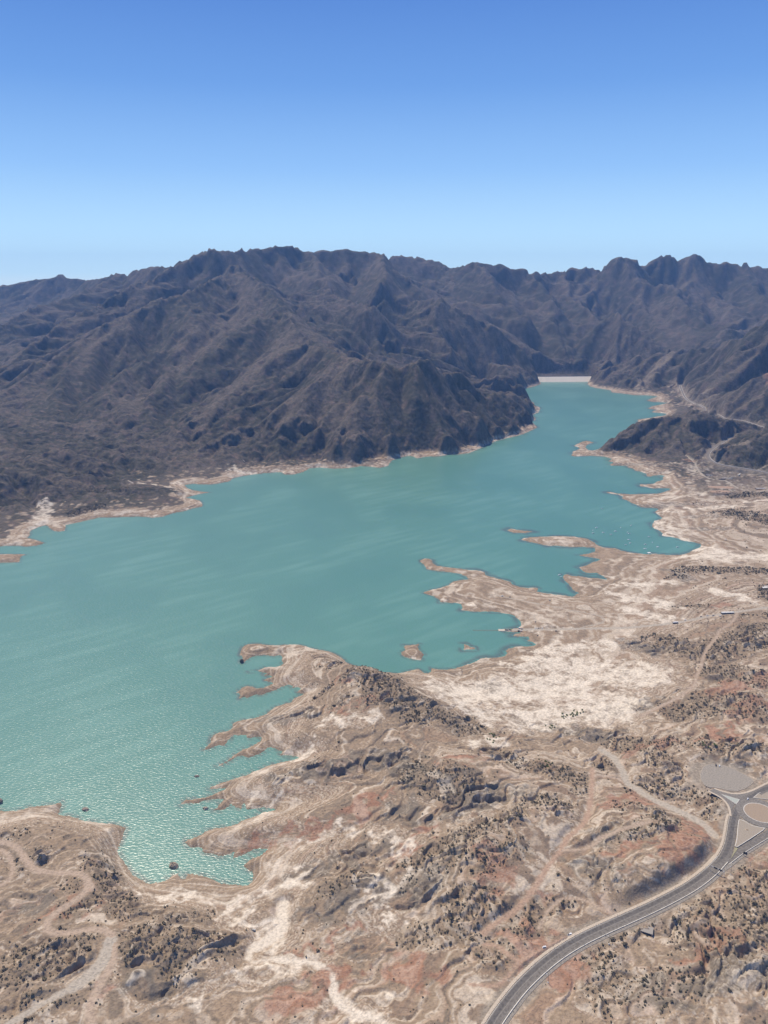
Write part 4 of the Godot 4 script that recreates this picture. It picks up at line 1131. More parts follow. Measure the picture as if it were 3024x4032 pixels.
func ground_colour(x: float, z: float, h: float) -> Color:
	var w1 := n_warp.get_noise_2d(x * 1.7, z * 1.7)
	var w2 := n_warp.get_noise_2d(x * 1.7 + 77.0, z * 1.7 + 31.0)
	var fine := n_fine.get_noise_2d(x * 1.3, z * 1.3)
	var mid := n_mid.get_noise_2d(x * 1.2 + 50.0, z * 1.2)
	var wx := x + w1 * 22.0 + fine * 5.0
	var wz := z + w2 * 22.0 + mid * 8.0
	var c := TAN
	var band := n_band.get_noise_2d(g_strat * 1.3, g_strat * 0.21 + 3.0)
	var band2 := n_band.get_noise_2d(g_strat * 0.31 + 40.0, 9.0)
	var grey := smoothstep(0.35, 0.75, f_grey.lerped(wx, wz) + band * 0.25)
	c = c.lerp(GREY, 0.85 * grey)
	var red := smoothstep(0.30, 0.80, f_red.lerped(wx, wz) + band * 0.55)
	c = c.lerp(RUST, 0.75 * red)
	# bedding
	c = c.lerp(PALE, clampf(band * 1.1 - 0.08, 0.0, 0.6) * (1.0 - 0.6 * red))
	c = c.lerp(RUST, clampf(band2 * 0.8 - 0.2, 0.0, 0.25))
	c = c.lerp(GREY * 0.85, clampf(-band * 1.1, 0.0, 0.6))
	# dried salt and silt
	var vein := 1.0 - minf(absf(n_mid.get_noise_2d(x * 0.8 + 11.0, z * 0.8 + 7.0)) * 6.0, 1.0)
	var white := f_white.lerped(wx, wz)
	var vein2 := 1.0 - minf(absf(n_mid.get_noise_2d(x * 1.9 + w1 * 30.0, z * 0.9 + 70.0)) * 5.0, 1.0)
	white = smoothstep(0.10, 0.80, white * (0.62 + 0.5 * maxf(vein, vein2)) + mid * 0.30 + fine * 0.10 - 0.07)
	var low := 1.0 - smoothstep(9.0, 15.0, h)
	c = c.lerp(PALE, 0.92 * white)
	c = c.lerp(PALE, clampf((mid * 0.8 + vein * 0.35 - 0.3 + n_big.get_noise_2d(x * 1.5, z * 1.5)) * low * (1.0 - grey), 0.0, 0.5))
	# wet mud at the water line
	var wet := 1.0 - smoothstep(0.0, 3.2 + 2.0 * w1, absf(g_sd))
	c = c.lerp(MUD, 0.6 * wet)
	if g_sd < 0.0:
		c = MUD
	c = c * (1.0 + 0.16 * fine + 0.10 * mid)
	# thin dry scrub on ground above the old high-water line
	var veg := f_veg.lerped(wx, wz)
	c = c.lerp(Color(0.19, 0.155, 0.108), 0.26 * veg)
	if g_dark > 0.0:
		var line_h := 18.0 if x < -200.0 else 14.0
		var dark := smoothstep(line_h, line_h + 4.0, h + mid * 8.0 + fine * 3.0)
		if x < -200.0:
			dark = maxf(dark, smoothstep(48.0, 59.0, g_sd + mid * 16.0))
		dark *= 1.0 - 0.92 * clampf(maxf(white, maxf(grey, red) * 1.2), 0.0, 1.0)
		var slope_mix := clampf(0.5 + 0.8 * mid + 0.5 * g_cut, 0.0, 1.0)
		var m := SCRUB.lerp(ROCK, slope_mix)
		m = m * (1.0 + 0.25 * fine + 0.18 * n_big.get_noise_2d(x, z))
		m = m.lerp(Color(0.17, 0.125, 0.10), clampf((n_mid.get_noise_2d(x * 0.5, z * 0.5 + 400.0) - 0.32) * 2.2, 0.0, 0.6))
		m = m.lerp(Color(0.20, 0.165, 0.135), clampf(-g_rill * 1.6 - 1.0, 0.0, 0.45) * clampf(0.5 + n_big.get_noise_2d(x + 99.0, z) * 2.0, 0.0, 1.0))
		c = c.lerp(m, dark * g_dark)
	if g_track < 2.0 and g_kind >= 0 and g_kind < 9:
		var t := 1.0 - smoothstep(-2.0, 1.5, g_track + fine * 1.6 + mid)
		if g_kind == 2:
			t = 1.0 - smoothstep(-3.5, 2.0, g_track + fine * 2.0 + mid * 4.0)
		var tc := Color(0.44, 0.338, 0.25)
		if g_kind == 1:
			tc = Color(0.44, 0.385, 0.31)
		elif g_kind == 2:
			tc = PALE
		elif g_kind == 3:
			tc = Color(0.42, 0.29, 0.205)
		c = c.lerp(tc * (1.0 + 0.06 * fine), 0.95 * t)
	elif g_kind == 9 and g_track < 22.0 and z < -1800.0:
		c = c.lerp(Color(0.27, 0.225, 0.175) * (1.0 + 0.2 * fine), 0.75 * (1.0 - smoothstep(2.0, 20.0, g_track + mid * 14.0)))
	elif g_kind == 9 and g_track < 10.0 and z > -1800.0:
		c = c.lerp(Color(0.31, 0.265, 0.205) * (1.0 + 0.2 * fine), 0.8 * (1.0 - smoothstep(-4.0, 6.0, g_track + mid * 8.0)))
	return c

# ---------------------------------------------------------------- terrain tiles
var mat_ground: StandardMaterial3D
var mat_hills: StandardMaterial3D

func seamless(n: FastNoiseLite, size: int, lo: float, hi: float, grain := 0.0) -> ImageTexture:
	# joins its own edges over a band whose contrast is kept
	var band := size / 8
	var w := size + band
	var im := n.get_image(w, w, false, false, true)
	im.convert(Image.FORMAT_L8)
	var d := im.get_data()
	for y in w:
		var row := y * w
		for x in band:
			var t := float(x) / band
			var k := 1.0 / sqrt(t * t + (1.0 - t) * (1.0 - t))
			d[row + x] = clampi(int(128.0 + k * (t * (d[row + x] - 128.0) + (1.0 - t) * (d[row + x + size] - 128.0))), 0, 255)
	for y in band:
		var t := float(y) / band
		var k := 1.0 / sqrt(t * t + (1.0 - t) * (1.0 - t))
		for x in size:
			d[y * w + x] = clampi(int(128.0 + k * (t * (d[y * w + x] - 128.0) + (1.0 - t) * (d[(y + size) * w + x] - 128.0))), 0, 255)
	var out := PackedByteArray()
	out.resize(size * size)
	var r := RandomNumberGenerator.new()
	r.seed = n.seed
	for y in size:
		for x in size:
			var v := lo + (hi - lo) * d[y * w + x] / 255.0
			if grain > 0.0:
				v += (r.randf() - 0.5) * grain
			out[y * size + x] = clampi(int(v * 255.0), 0, 255)
	return ImageTexture.create_from_image(Image.create_from_data(size, size, false, Image.FORMAT_L8, out))

func build_materials() -> void:
	mat_ground = StandardMaterial3D.new()
	mat_ground.vertex_color_use_as_albedo = true
	mat_ground.roughness = 0.95
	mat_ground.metallic_specular = 0.25
	mat_ground.uv1_triplanar = true
	mat_ground.uv1_world_triplanar = true
	mat_ground.uv1_scale = Vector3(1, 1, 1) / 230.0
	var n := noise(FastNoiseLite.TYPE_SIMPLEX, 1.0 / 26.0, 5, 31)
	mat_ground.albedo_texture = seamless(n, 1024, 0.82, 1.16, 0.10)
	mat_ground.heightmap_enabled = true
	mat_ground.heightmap_texture = seamless(noise(FastNoiseLite.TYPE_SIMPLEX, 1.0 / 30.0, 5, 32, FastNoiseLite.FRACTAL_RIDGED), 1024, 0.0, 1.0)
	mat_ground.heightmap_scale = 70.0
	mat_hills = mat_ground.duplicate()
	mat_hills.uv1_scale = Vector3(1, 1, 1) / 1100.0
	mat_hills.albedo_texture = seamless(noise(FastNoiseLite.TYPE_SIMPLEX, 1.0 / 14.0, 5, 33), 1024, 0.7, 1.25, 0.12)
	mat_hills.heightmap_scale = 350.0

func tile_cell(d: float) -> float:
	if d < 1350.0:
		return 1.6 * LOD
	if d < 1900.0:
		return 3.0 * LOD
	if d < 2800.0:
		return 5.0 * LOD
	if d < 4200.0:
		return 6.5 * LOD
	if d < 6500.0:
		return 10.0 * LOD
	return 22.0 * LOD

const LOD := 1.0

func seen_from_air(x0: float, z0: float, s: float) -> bool:
	var zf := -z0            # far edge
	var zn := -(z0 + s)      # near edge
	if zf < 480.0:
		return false
	var half := 0.60 * zf + 260.0
	if x0 > half or x0 + s < -half:
		return false
	return true

func tile(x0: float, z0: float, s: float, sheets: Dictionary) -> void:
	if not seen_from_air(x0, z0, s):
		return
	var d := Vector2(x0 + s * 0.5, z0 + s * 0.5).length()
	var n := int(ceilf(s / tile_cell(d)))
	var c := s / n
	var m := n + 3                       # one ring outside for slopes
	var hs := PackedFloat32Array()
	hs.resize(m * m)
	var col := PackedColorArray()
	col.resize(m * m)
	var kind := PackedByteArray()
	kind.resize(m * m)
	var any := false
	var lowest := -14.0
	# skip open water
	var probe := false
	for j in 9:
		var cr := crossings(z0 + s * j / 8.0)
		for i in 9:
			if not in_water(cr, x0 + s * i / 8.0):
				probe = true
	for k in sa.size():
		if sa[k].x > x0 and sa[k].x < x0 + s and sa[k].y > z0 and sa[k].y < z0 + s:
			probe = true
			break
	if not probe:
		return
	for j in m:
		var z := z0 + (j - 1) * c
		var cr := crossings(z)
		for i in m:
			var x := x0 + (i - 1) * c
			var k := j * m + i
			var w := in_water(cr, x)
			if w:
				var key := Vector2i(int(floorf(x / HC)), int(floorf(z / HC)))
				if not shore_hash.has(key):
					hs[k] = lowest
					col[k] = MUD
					kind[k] = 3
					continue
			var h := ground(x, z, w)
			hs[k] = h
			col[k] = ground_colour(x, z, h)
			kind[k] = 3 if h < -9.0 else (2 if g_kind >= 0 and g_kind < 9 and g_track < 0.0 else (1 if g_mount > 0.3 else 0))
			any = true
	if not any:
		return
	var base := Vector3(x0, 0, z0)
	for which in 3:
		var vs := PackedVector3Array()
		var ns := PackedVector3Array()
		var cs := PackedColorArray()
		var ix := PackedInt32Array()
		var ids := PackedInt32Array()
		ids.resize(m * m)
		ids.fill(-1)
		for j in range(1, n + 1):
			for i in range(1, n + 1):
				var k := j * m + i
				var q := [k, k + 1, k + m + 1, k + m]
				var under := 0
				var tr := 0
				var mo := 0
				for e in q:
					if kind[e] == 3:
						under += 1
					elif kind[e] == 2:
						tr += 1
					elif kind[e] == 1:
						mo += 1
				if under == 4:
					continue
				var is_kind := 2 if tr >= 3 else (1 if mo >= 2 else 0)
				if is_kind != which:
					continue
				for e in q:
					if ids[e] < 0:
						ids[e] = vs.size()
						var ei: int = e % m
						var ej: int = e / m
						vs.append(Vector3(x0 + (ei - 1) * c, hs[e], z0 + (ej - 1) * c))
						var l := hs[e - 1] if ei > 0 else hs[e]
						var r := hs[e + 1] if ei < m - 1 else hs[e]
						var u := hs[e - m] if ej > 0 else hs[e]
						var b := hs[e + m] if ej < m - 1 else hs[e]
						ns.append(Vector3(l - r, 2.0 * c, u - b).normalized())
						cs.append(col[e])
				var a0 := ids[q[0]]
				var a1 := ids[q[1]]
				var a2 := ids[q[2]]
				var a3 := ids[q[3]]
				if absf(hs[q[0]] - hs[q[2]]) < absf(hs[q[1]] - hs[q[3]]):
					ix.append_array([a0, a1, a2, a0, a2, a3])
				else:
					ix.append_array([a0, a1, a3, a1, a2, a3])
		# skirt along the tile border, hides the seam to coarser neighbours
		if which < 2:
			var drop := c * 0.8 + 1.0
			for side in 4:
				for t in n:
					var e0: int
					var e1: int
					match side:
						0:
							e0 = m + 1 + t
							e1 = e0 + 1
						1:
							e0 = (t + 1) * m + n + 1
							e1 = e0 + m
						2:
							e0 = (n + 1) * m + n + 1 - t
							e1 = e0 - 1
						3:
							e0 = (n + 1 - t) * m + 1
							e1 = e0 - m
					if ids[e0] < 0 or ids[e1] < 0:
						continue
					var p0 := vs.size()
					for e in [e0, e1]:
						vs.append(vs[ids[e]] - Vector3(0, drop, 0))
						ns.append(ns[ids[e]])
						cs.append(cs[ids[e]])
					ix.append_array([ids[e0], p0, ids[e1], ids[e1], p0, p0 + 1])
		if ix.is_empty():
			continue
		var name_: String = ["ground", "hills", "dirt_road"][which]
		if which == 1 and z0 < -5900.0:
			name_ = "mountain_range"
		elif which == 0 and z0 < -2880.0:
			name_ = "lakeshore"
		if not sheets.has(name_):
			sheets[name_] = [PackedVector3Array(), PackedVector3Array(), PackedColorArray(), PackedInt32Array()]
		var sh: Array = sheets[name_]
		var off: int = sh[0].size()
		for k in ix.size():
			ix[k] += off
		sh[0].append_array(vs)
		sh[1].append_array(ns)
		sh[2].append_array(cs)
		sh[3].append_array(ix)

func build_terrain() -> void:
	var sheets := {}
	for j in range(0, 8):
		for i in range(-6, 7):
			tile(i * 360.0 - 180.0, -360.0 * (j + 1), 360.0, sheets)
	for j in range(0, 6):
		for i in range(-6, 6):
			tile(i * 1080.0 - 540.0, -2880.0 - 1080.0 * (j + 1), 1080.0, sheets)
	var labels := {"ground": "pale eroded badland shore", "hills": "dark scrub hills", "dirt_road": "dirt tracks", "mountain_range": "far mountains", "lakeshore": "far lake shore"}
	for key in sheets:
		var sh: Array = sheets[key]
		var arr := []
		arr.resize(Mesh.ARRAY_MAX)
		arr[Mesh.ARRAY_VERTEX] = sh[0]
		arr[Mesh.ARRAY_NORMAL] = sh[1]
		arr[Mesh.ARRAY_COLOR] = sh[2]
		arr[Mesh.ARRAY_INDEX] = sh[3]
		var mesh := ArrayMesh.new()
		mesh.add_surface_from_arrays(Mesh.PRIMITIVE_TRIANGLES, arr, [], {}, 0)
		var o := put(self, key, mesh, mat_hills if key in ["hills", "mountain_range", "lakeshore"] else mat_ground)
		structure(o)
		print(key, " ", sh[0].size(), " ", sh[3].size() / 3)

# ---------------------------------------------------------------- water
func build_water() -> void:
	var vs := PackedVector3Array()
	var cs := PackedColorArray()
	var ix := PackedInt32Array()
	for j in range(0, 20):
		for i in range(-10, 11):
			var s := 360.0
			var x0 := i * s - 180.0
			var z0 := -s * (j + 1)
			if not seen_from_air(x0, z0, s):
				continue
			var wet := false
			for b in 13:
				var cr := crossings(z0 + s * b / 12.0)
				for a in 13:
					wet = wet or in_water(cr, x0 + s * a / 12.0)
			if not wet:
				continue
			var d := Vector2(x0 + s * 0.5, z0 + s * 0.5).length()
			var n := 60 if d < 2900.0 else 24
			var c := s / n
			var off := vs.size()
			for b in n + 1:
				var z := z0 + b * c
				var cr := crossings(z)
				for a in n + 1:
					var x := x0 + a * c
					vs.append(Vector3(x, 0, z))
					cs.append(water_colour(x, z, in_water(cr, x)))
			for b in n:
				for a in n:
					var k := off + b * (n + 1) + a
					ix.append_array([k, k + 1, k + n + 2, k, k + n + 2, k + n + 1])
	var ns := PackedVector3Array()
	ns.resize(vs.size())
	ns.fill(Vector3.UP)
	var arr := []
	arr.resize(Mesh.ARRAY_MAX)
	arr[Mesh.ARRAY_VERTEX] = vs
	arr[Mesh.ARRAY_NORMAL] = ns
	arr[Mesh.ARRAY_COLOR] = cs
	arr[Mesh.ARRAY_INDEX] = ix
	var mesh := ArrayMesh.new()
	mesh.add_surface_from_arrays(Mesh.PRIMITIVE_TRIANGLES, arr)
	var m := StandardMaterial3D.new()
	m.vertex_color_use_as_albedo = true
	m.roughness = 0.32
	m.metallic_specular = 0.5
	m.uv1_triplanar = true
	m.uv1_world_triplanar = true
	m.uv1_scale = Vector3(1.0 / 300.0, 1.0 / 200.0, 1.0 / 150.0)
	m.heightmap_enabled = true
	m.heightmap_texture = seamless(noise(FastNoiseLite.TYPE_SIMPLEX, 1.0 / 30.0, 4, 41), 1024, 0.0, 1.0)
	m.heightmap_scale = 29.0
	var o := put(self, "water", mesh, m)
	structure(o, "turquoise silty reservoir water ruffled by wind")
	print("water ", vs.size())

func water_colour(x: float, z: float, wet: bool) -> Color:
	var c := Color(0.098, 0.235, 0.184)
	var streak := n_mid.get_noise_2d((x * 0.8 - z * 0.6) * 0.12, (x * 0.6 + z * 0.8) * 1.1)
	var patch := n_big.get_noise_2d(x * 0.5, z * 0.35)
	c = c.lerp(Color(0.15, 0.305, 0.245), clampf(streak * 0.5 + patch * 0.4 - 0.04, 0.0, 0.6))
	c = c.lerp(Color(0.080, 0.205, 0.167), clampf(-patch * 0.9, 0.0, 0.5))
	if wet:
		var sd := shore_distance(x, z)
		var shallow := smoothstep(50.0, 250.0, x) * smoothstep(-1200.0, -1350.0, z)
		var w := 6.0 + 16.0 * shallow * (0.5 + n_warp.get_noise_2d(x, z))
		c = c.lerp(Color(0.085, 0.085, 0.07), 0.75 * (1.0 - smoothstep(0.0, maxf(w, 3.0), sd)))
	return c

# ---------------------------------------------------------------- roads
var asphalt: StandardMaterial3D
var concrete: StandardMaterial3D
var white_paint: StandardMaterial3D
var gravel: StandardMaterial3D
var steel: StandardMaterial3D
var dark_steel: StandardMaterial3D
var glass: StandardMaterial3D
var rubber: StandardMaterial3D

func grainy(r: float, g: float, b: float, tex: Texture2D, period: float, rough := 0.9) -> StandardMaterial3D:
	var m := mat(r, g, b, rough)
	m.albedo_texture = tex
	m.uv1_triplanar = true
	m.uv1_world_triplanar = true
	m.uv1_scale = Vector3.ONE / period
	m.metallic_specular = 0.3
	return m

func side(line: PackedVector3Array, k: int) -> Vector3:
	var d := line[mini(k + 1, line.size() - 1)] - line[maxi(k - 1, 0)]
	d.y = 0
	d = d.normalized()
	return Vector3(-d.z, 0, d.x)        # to the right of travel

func ribbon(line: PackedVector3Array, l: float, r: float, y: float, thick := 0.0, from := 0, to := -1) -> ArrayMesh:
	var s := Shape.new()
	var last := line.size() - 1 if to < 0 else mini(to, line.size() - 1)
	for k in range(from, last):
		var u := side(line, k)
		var w := side(line, k + 1)
		var up := Vector3(0, y, 0)
		var a := line[k] + u * l + up
		var b := line[k + 1] + w * l + up
		var c := line[k + 1] + w * r + up
		var d := line[k] + u * r + up
		s.quad(a, b, c, d)
		if thick > 0.0:
			var dn := Vector3(0, -thick, 0)
			s.quad(b, a, a + dn, b + dn)
			s.quad(d, c, c + dn, d + dn)
	return s.mesh()

func dashes(line: PackedVector3Array, off: float, w: float, y: float, on: int, gap: int) -> ArrayMesh:
	var s := Shape.new()
	var k := 0
	while k + on < line.size():
		for q in range(k, k + on):
			var u := side(line, q)
			var v := side(line, q + 1)
			var up := Vector3(0, y, 0)
			s.quad(line[q] + u * (off - w) + up, line[q + 1] + v * (off - w) + up, line[q + 1] + v * (off + w) + up, line[q] + u * (off + w) + up)
		k += on + gap
	return s.mesh()

func flat_sheet(p: PackedVector2Array, y: float, thick := 0.0) -> ArrayMesh:
	var s := Shape.new()
	var ix := Geometry2D.triangulate_polygon(p)
	for k in range(0, ix.size(), 3):
		var a := p[ix[k]]
		var b := p[ix[k + 1]]
		var c := p[ix[k + 2]]
		if (b - a).cross(c - a) < 0.0:
			var t := b
			b = c
			c = t
		s.tri(Vector3(a.x, y, a.y), Vector3(b.x, y, b.y), Vector3(c.x, y, c.y))
	if thick > 0.0:
		for k in p.size():
			var a := p[k]
			var b := p[(k + 1) % p.size()]
			s.quad(Vector3(a.x, y, a.y), Vector3(b.x, y, b.y), Vector3(b.x, y - thick, b.y), Vector3(a.x, y - thick, a.y))
	return s.mesh()

func closed_strip(p: PackedVector2Array, w: float, y: float, thick: float) -> ArrayMesh:
	var s := Shape.new()
	var inner := Geometry2D.offset_polygon(p, -w)
	var q: PackedVector2Array = inner[0] if inner.size() else p
	# pair every outer corner with the nearest inner point
	var n := p.size()
	for k in n:
		var a := p[k]
		var b := p[(k + 1) % n]
		var d := (b - a).normalized()
		var nrm := Vector2(-d.y, d.x)
		if not Geometry2D.is_point_in_polygon((a + b) * 0.5 + nrm * 0.05, p):
			nrm = -nrm
		var c := Vector3(a.x, y, a.y)
		var e := Vector3(b.x, y, b.y)
		var i3 := Vector3(nrm.x, 0, nrm.y) * w
		var dn := Vector3(0, -thick, 0)
		var pts := [c, e, e + i3, c + i3]
		if (pts[1] - pts[0]).cross(pts[2] - pts[0]).y > 0:
			pts = [c + i3, e + i3, e, c]
		s.quad(pts[0], pts[1], pts[2], pts[3])
		s.quad(pts[3] + dn, pts[0] + dn, pts[0], pts[3])
		for m in 4:
			s.quad(pts[(m + 1) % 4], pts[m], pts[m] + dn, pts[(m + 1) % 4] + dn)
	return s.mesh()

func circle(c: Vector2, r: float, n := 40) -> PackedVector2Array:
	var p := PackedVector2Array()
	for k in n:
		p.append(c + Vector2(cos(TAU * k / n), sin(TAU * k / n)) * r)
	return p

func build_roads() -> void:
	var speck := seamless(noise(FastNoiseLite.TYPE_SIMPLEX, 1.0 / 40.0, 4, 51), 512, 0.78, 1.12, 0.16)
	asphalt = grainy(0.195, 0.174, 0.148, speck, 60.0)
	concrete = grainy(0.56, 0.47, 0.36, speck, 25.0)
	white_paint = grainy(0.70, 0.66, 0.58, speck, 20.0, 0.7)
	gravel = grainy(0.285, 0.255, 0.215, speck, 45.0)
	steel = mat(0.62, 0.60, 0.56, 0.5, 0.2)
	dark_steel = mat(0.10, 0.10, 0.10, 0.55, 0.4)
	glass = mat(0.02, 0.025, 0.03, 0.08)
	rubber = mat(0.02, 0.02, 0.02, 0.9)
	structure(put(self, "highway", ribbon(hw_line, -6.2, 6.2, 0.02), asphalt), "grey asphalt highway curving up the right side")
	structure(put(self, "highway_branch", ribbon(hwl_line, -5.4, 5.4, 0.04), asphalt))
	structure(put(self, "highway_branch", ribbon(hwr_line, -4.6, 4.6, 0.06), asphalt))
	structure(put(self, "shoulder", ribbon(hw_line, 6.2, 11.0, -0.02, 0.3), gravel))
	structure(put(self, "shoulder", ribbon(hwr_line, 4.6, 9.0, -0.02, 0.3), gravel))
	# darker worn wheel lanes
	var worn := grainy(0.140, 0.127, 0.113, speck, 70.0)
	structure(put(self, "traffic_lane", ribbon(hw_line, -5.3, -1.2, 0.03), worn))
	structure(put(self, "traffic_lane", ribbon(hwl_line, -2.6, 2.2, 0.052), worn))
	# the pale paved path along the lake side
	structure(put(self, "footpath", ribbon(hw_line, -10.6, -7.4, 0.12, 0.5), concrete), "beige concrete path along lake side of highway")
	structure(put(self, "footpath", ribbon(hwl_line, -9.8, -6.8, 0.12, 0.5, 0, hwl_line.size() - 28), concrete))
	structure(put(self, "kerb", ribbon(hw_line, -6.6, -6.3, 0.14, 0.4), white_paint))
	structure(put(self, "kerb", ribbon(hwl_line, -5.8, -5.5, 0.14, 0.4, 0, hwl_line.size() - 28), white_paint))
	structure(put(self, "kerb", ribbon(hw_line, 6.25, 6.95, 0.16, 0.4), white_paint))
	structure(put(self, "kerb", ribbon(hwr_line, 4.65, 5.25, 0.16, 0.4, 5), white_paint))
	var line_m := grainy(0.33, 0.305, 0.265, speck, 20.0)
	structure(put(self, "road_marking", dashes(hw_line, 0.0, 0.16, 0.042, 1, 0), line_m))
	structure(put(self, "road_marking", ribbon(hw_line, -5.75, -5.5, 0.042), line_m))
	structure(put(self, "road_marking", ribbon(hw_line, 4.9, 5.15, 0.042), line_m))
	structure(put(self, "road_marking", dashes(hwr_line, 0.0, 0.14, 0.075, 1, 2), line_m))
	# guard rails
	var rail := thing("guard_rail", "long white guard rail on outer edge of highway", "guard rail")
	put(rail, "rail", ribbon(hw_line, 7.05, 7.4, 0.85, 0.5), white_paint)
	rail_posts(rail, hw_line, 7.5)
	var rail2 := thing("guard_rail", "white guard rail on right branch below the roundabout", "guard rail")
	put(rail2, "rail", ribbon(hwr_line, 5.35, 5.65, 0.85, 0.5, 6), white_paint)
	rail_posts(rail2, hwr_line, 5.75)
	# roundabout
	var rc := Vector2(502.0, -864.5)
	var ring := Shape.new()
	for k in 48:
		var a := Vector3(cos(TAU * k / 48), 0, sin(TAU * k / 48))
		var b := Vector3(cos(TAU * (k + 1) / 48), 0, sin(TAU * (k + 1) / 48))
		var c := Vector3(rc.x, 45.70, rc.y)
		ring.quad(c + a * 29.5, c + b * 29.5, c + b * 19.6, c + a * 19.6)
	structure(put(self, "roundabout", ring.mesh(), gravel_road(speck)))
	structure(put(self, "traffic_island", flat_sheet(circle(rc, 19.3), 45.80, 0.3), grainy(0.37, 0.285, 0.205, speck, 18.0)), "round bare earth island inside the roundabout")
	structure(put(self, "kerb", closed_strip(circle(rc, 20.1), 0.8, 45.86, 0.4), white_paint))
	var tri := PackedVector2Array([Vector2(465.9, -903.5), Vector2(487.2, -891.2), Vector2(478.1, -881.9)])
	structure(put(self, "traffic_island", flat_sheet(tri, 45.83, 0.3), grainy(0.44, 0.46, 0.40, speck, 9.0)), "pale green triangular island")
	structure(put(self, "kerb", closed_strip(tri, 0.6, 45.87, 0.4), white_paint))
	var nose := PackedVector2Array([Vector2(495.6, -835.2), Vector2(490.1, -830.1), Vector2(466.0, -814.0), Vector2(444.2, -800.2), Vector2(442.1, -799.5), Vector2(440.6, -801.3), Vector2(444.8, -807.3), Vector2(450.0, -816.3), Vector2(461.9, -840.4), Vector2(465.2, -846.6), Vector2(467.5, -850.0), Vector2(469.7, -851.6), Vector2(474.8, -847.6), Vector2(478.5, -841.3), Vector2(483.4, -838.0)])
	structure(put(self, "traffic_island", flat_sheet(nose, 45.84, 0.5), grainy(0.37, 0.315, 0.245, speck, 18.0)), "long earth island between the two branches")
	structure(put(self, "kerb", closed_strip(nose, 0.7, 45.9, 0.5), white_paint))
	var arm := PackedVector2Array([Vector2(506.8, -895.4), Vector2(518.2, -904.4), Vector2(535.7, -915.2), Vector2(560.0, -926.0), Vector2(565.0, -895.0), Vector2(530.0, -891.0)])
	structure(put(self, "traffic_island", flat_sheet(arm, 45.83, 0.4), grainy(0.37, 0.315, 0.245, speck, 18.0)), "earth island beyond the roundabout")
	structure(put(self, "kerb", closed_strip(arm, 0.6, 45.89, 0.4), white_paint))
	var gore := PackedVector2Array([Vector2(441.0, -799.8), Vector2(444.0, -798.6), Vector2(426.5, -779.5)])
	structure(put(self, "road_marking", flat_sheet(gore, 45.16 + 0.05), grainy(0.36, 0.33, 0.20, speck, 9.0)))
	# paved mouth of the junction between the car park and the highway, with its two curved paths
	var lower_edge := [Vector3(450.8, 45.7, -908.6), Vector3(455.9, 45.7, -903.2), Vector3(461.2, 45.7, -896.3), Vector3(464.0, 45.7, -888.5), Vector3(464.5, 45.7, -879.2), Vector3(462.5, 45.7, -869.1), Vector3(458.8, 45.7, -858.2)]
	var upper_edge := [Vector3(544.3, 45.7, -930.6), Vector3(529.0, 45.7, -921.7), Vector3(514.8, 45.7, -913.5), Vector3(500.2, 45.7, -907.3), Vector3(486.9, 45.7, -905.2), Vector3(477.5, 45.7, -907.3), Vector3(469.1, 45.7, -911.8), Vector3(463.1, 45.7, -916.7)]
	var apron := PackedVector2Array()
	for p in lower_edge:
		apron.append(Vector2(p.x, p.z))
	apron.append(Vector2(474.0, -880.0))
	apron.append(Vector2(486.0, -890.0))
	apron.append(Vector2(500.0, -899.0))
	apron.append(Vector2(525.0, -916.0))
	for p in upper_edge:
		apron.append(Vector2(p.x, p.z))
	structure(put(self, "junction_apron", flat_sheet(apron, 45.64, 0.3), gravel_road(speck)), "paved mouth of the junction with the car park")
	for e in [lower_edge, upper_edge]:
		var fl := PackedFloat32Array()
		for p in e:
			fl.append_array([p.x, 45.7, p.z])
		structure(put(self, "footpath", ribbon(smooth_line(fl, 4.0), -2.6, 0.2, 0.06, 0.5), concrete))
	# car park beyond the junction
	var lot := PackedVector2Array([Vector2(455.7, -950.0), Vector2(462.3, -959.3), Vector2(468.0, -967.0), Vector2(476.2, -971.4), Vector2(484.2, -972.0), Vector2(494.9, -970.0), Vector2(505.4, -964.1), Vector2(514.7, -952.3), Vector2(521.3, -943.1), Vector2(525.5, -937.4), Vector2(525.0, -931.8), Vector2(518.7, -925.1), Vector2(505.2, -915.2), Vector2(491.9, -909.7), Vector2(482.0, -910.7), Vector2(470.5, -915.2), Vector2(462.6, -917.5), Vector2(456.6, -917.2), Vector2(451.3, -922.8), Vector2(450.6, -935.1)])
	structure(put(self, "parking_lot", flat_sheet(lot, 45.68, 0.4), grainy(0.33, 0.292, 0.240, speck, 40.0)), "oval grey gravel car park beside the junction")
	structure(put(self, "kerb", closed_strip(lot, 0.35, 45.74, 0.3), concrete))
	# far highway
	for l in [fh1_line, fh2_line]:
		structure(put(self, "highway_far", ribbon(l, -6.0, 6.0, 0.1, 1.0), grainy(0.21, 0.185, 0.158, speck, 60.0)))
	var far_label := ["white concrete barrier on bend below dark knoll", "white concrete barrier along the road to the tunnel"]
	var n := 0
	for l in [fh1_line, fh2_line]:
		var o := thing("road_barrier", far_label[n], "barrier")
		put(o, "wall", ribbon(l, 5.8, 6.7, 1.1, 1.4), white_paint)
		if n == 1:
			put(o, "wall", ribbon(l, -6.7, -5.9, 1.0, 1.3, l.size() / 2), white_paint)
		n += 1

func gravel_road(speck: Texture2D) -> StandardMaterial3D:
	return grainy(0.23, 0.207, 0.178, speck, 50.0)

func rail_posts(o: Node3D, line: PackedVector3Array, off: float) -> void:
	var s := Shape.new()
	for k in line.size():
		s.box(line[k] + side(line, k) * off + Vector3(0, 0.3, 0), Vector3(0.16, 1.1, 0.16))
	var p := put(o, "rail_posts", s.mesh(), dark_steel)
	p.set_meta("kind", "stuff")

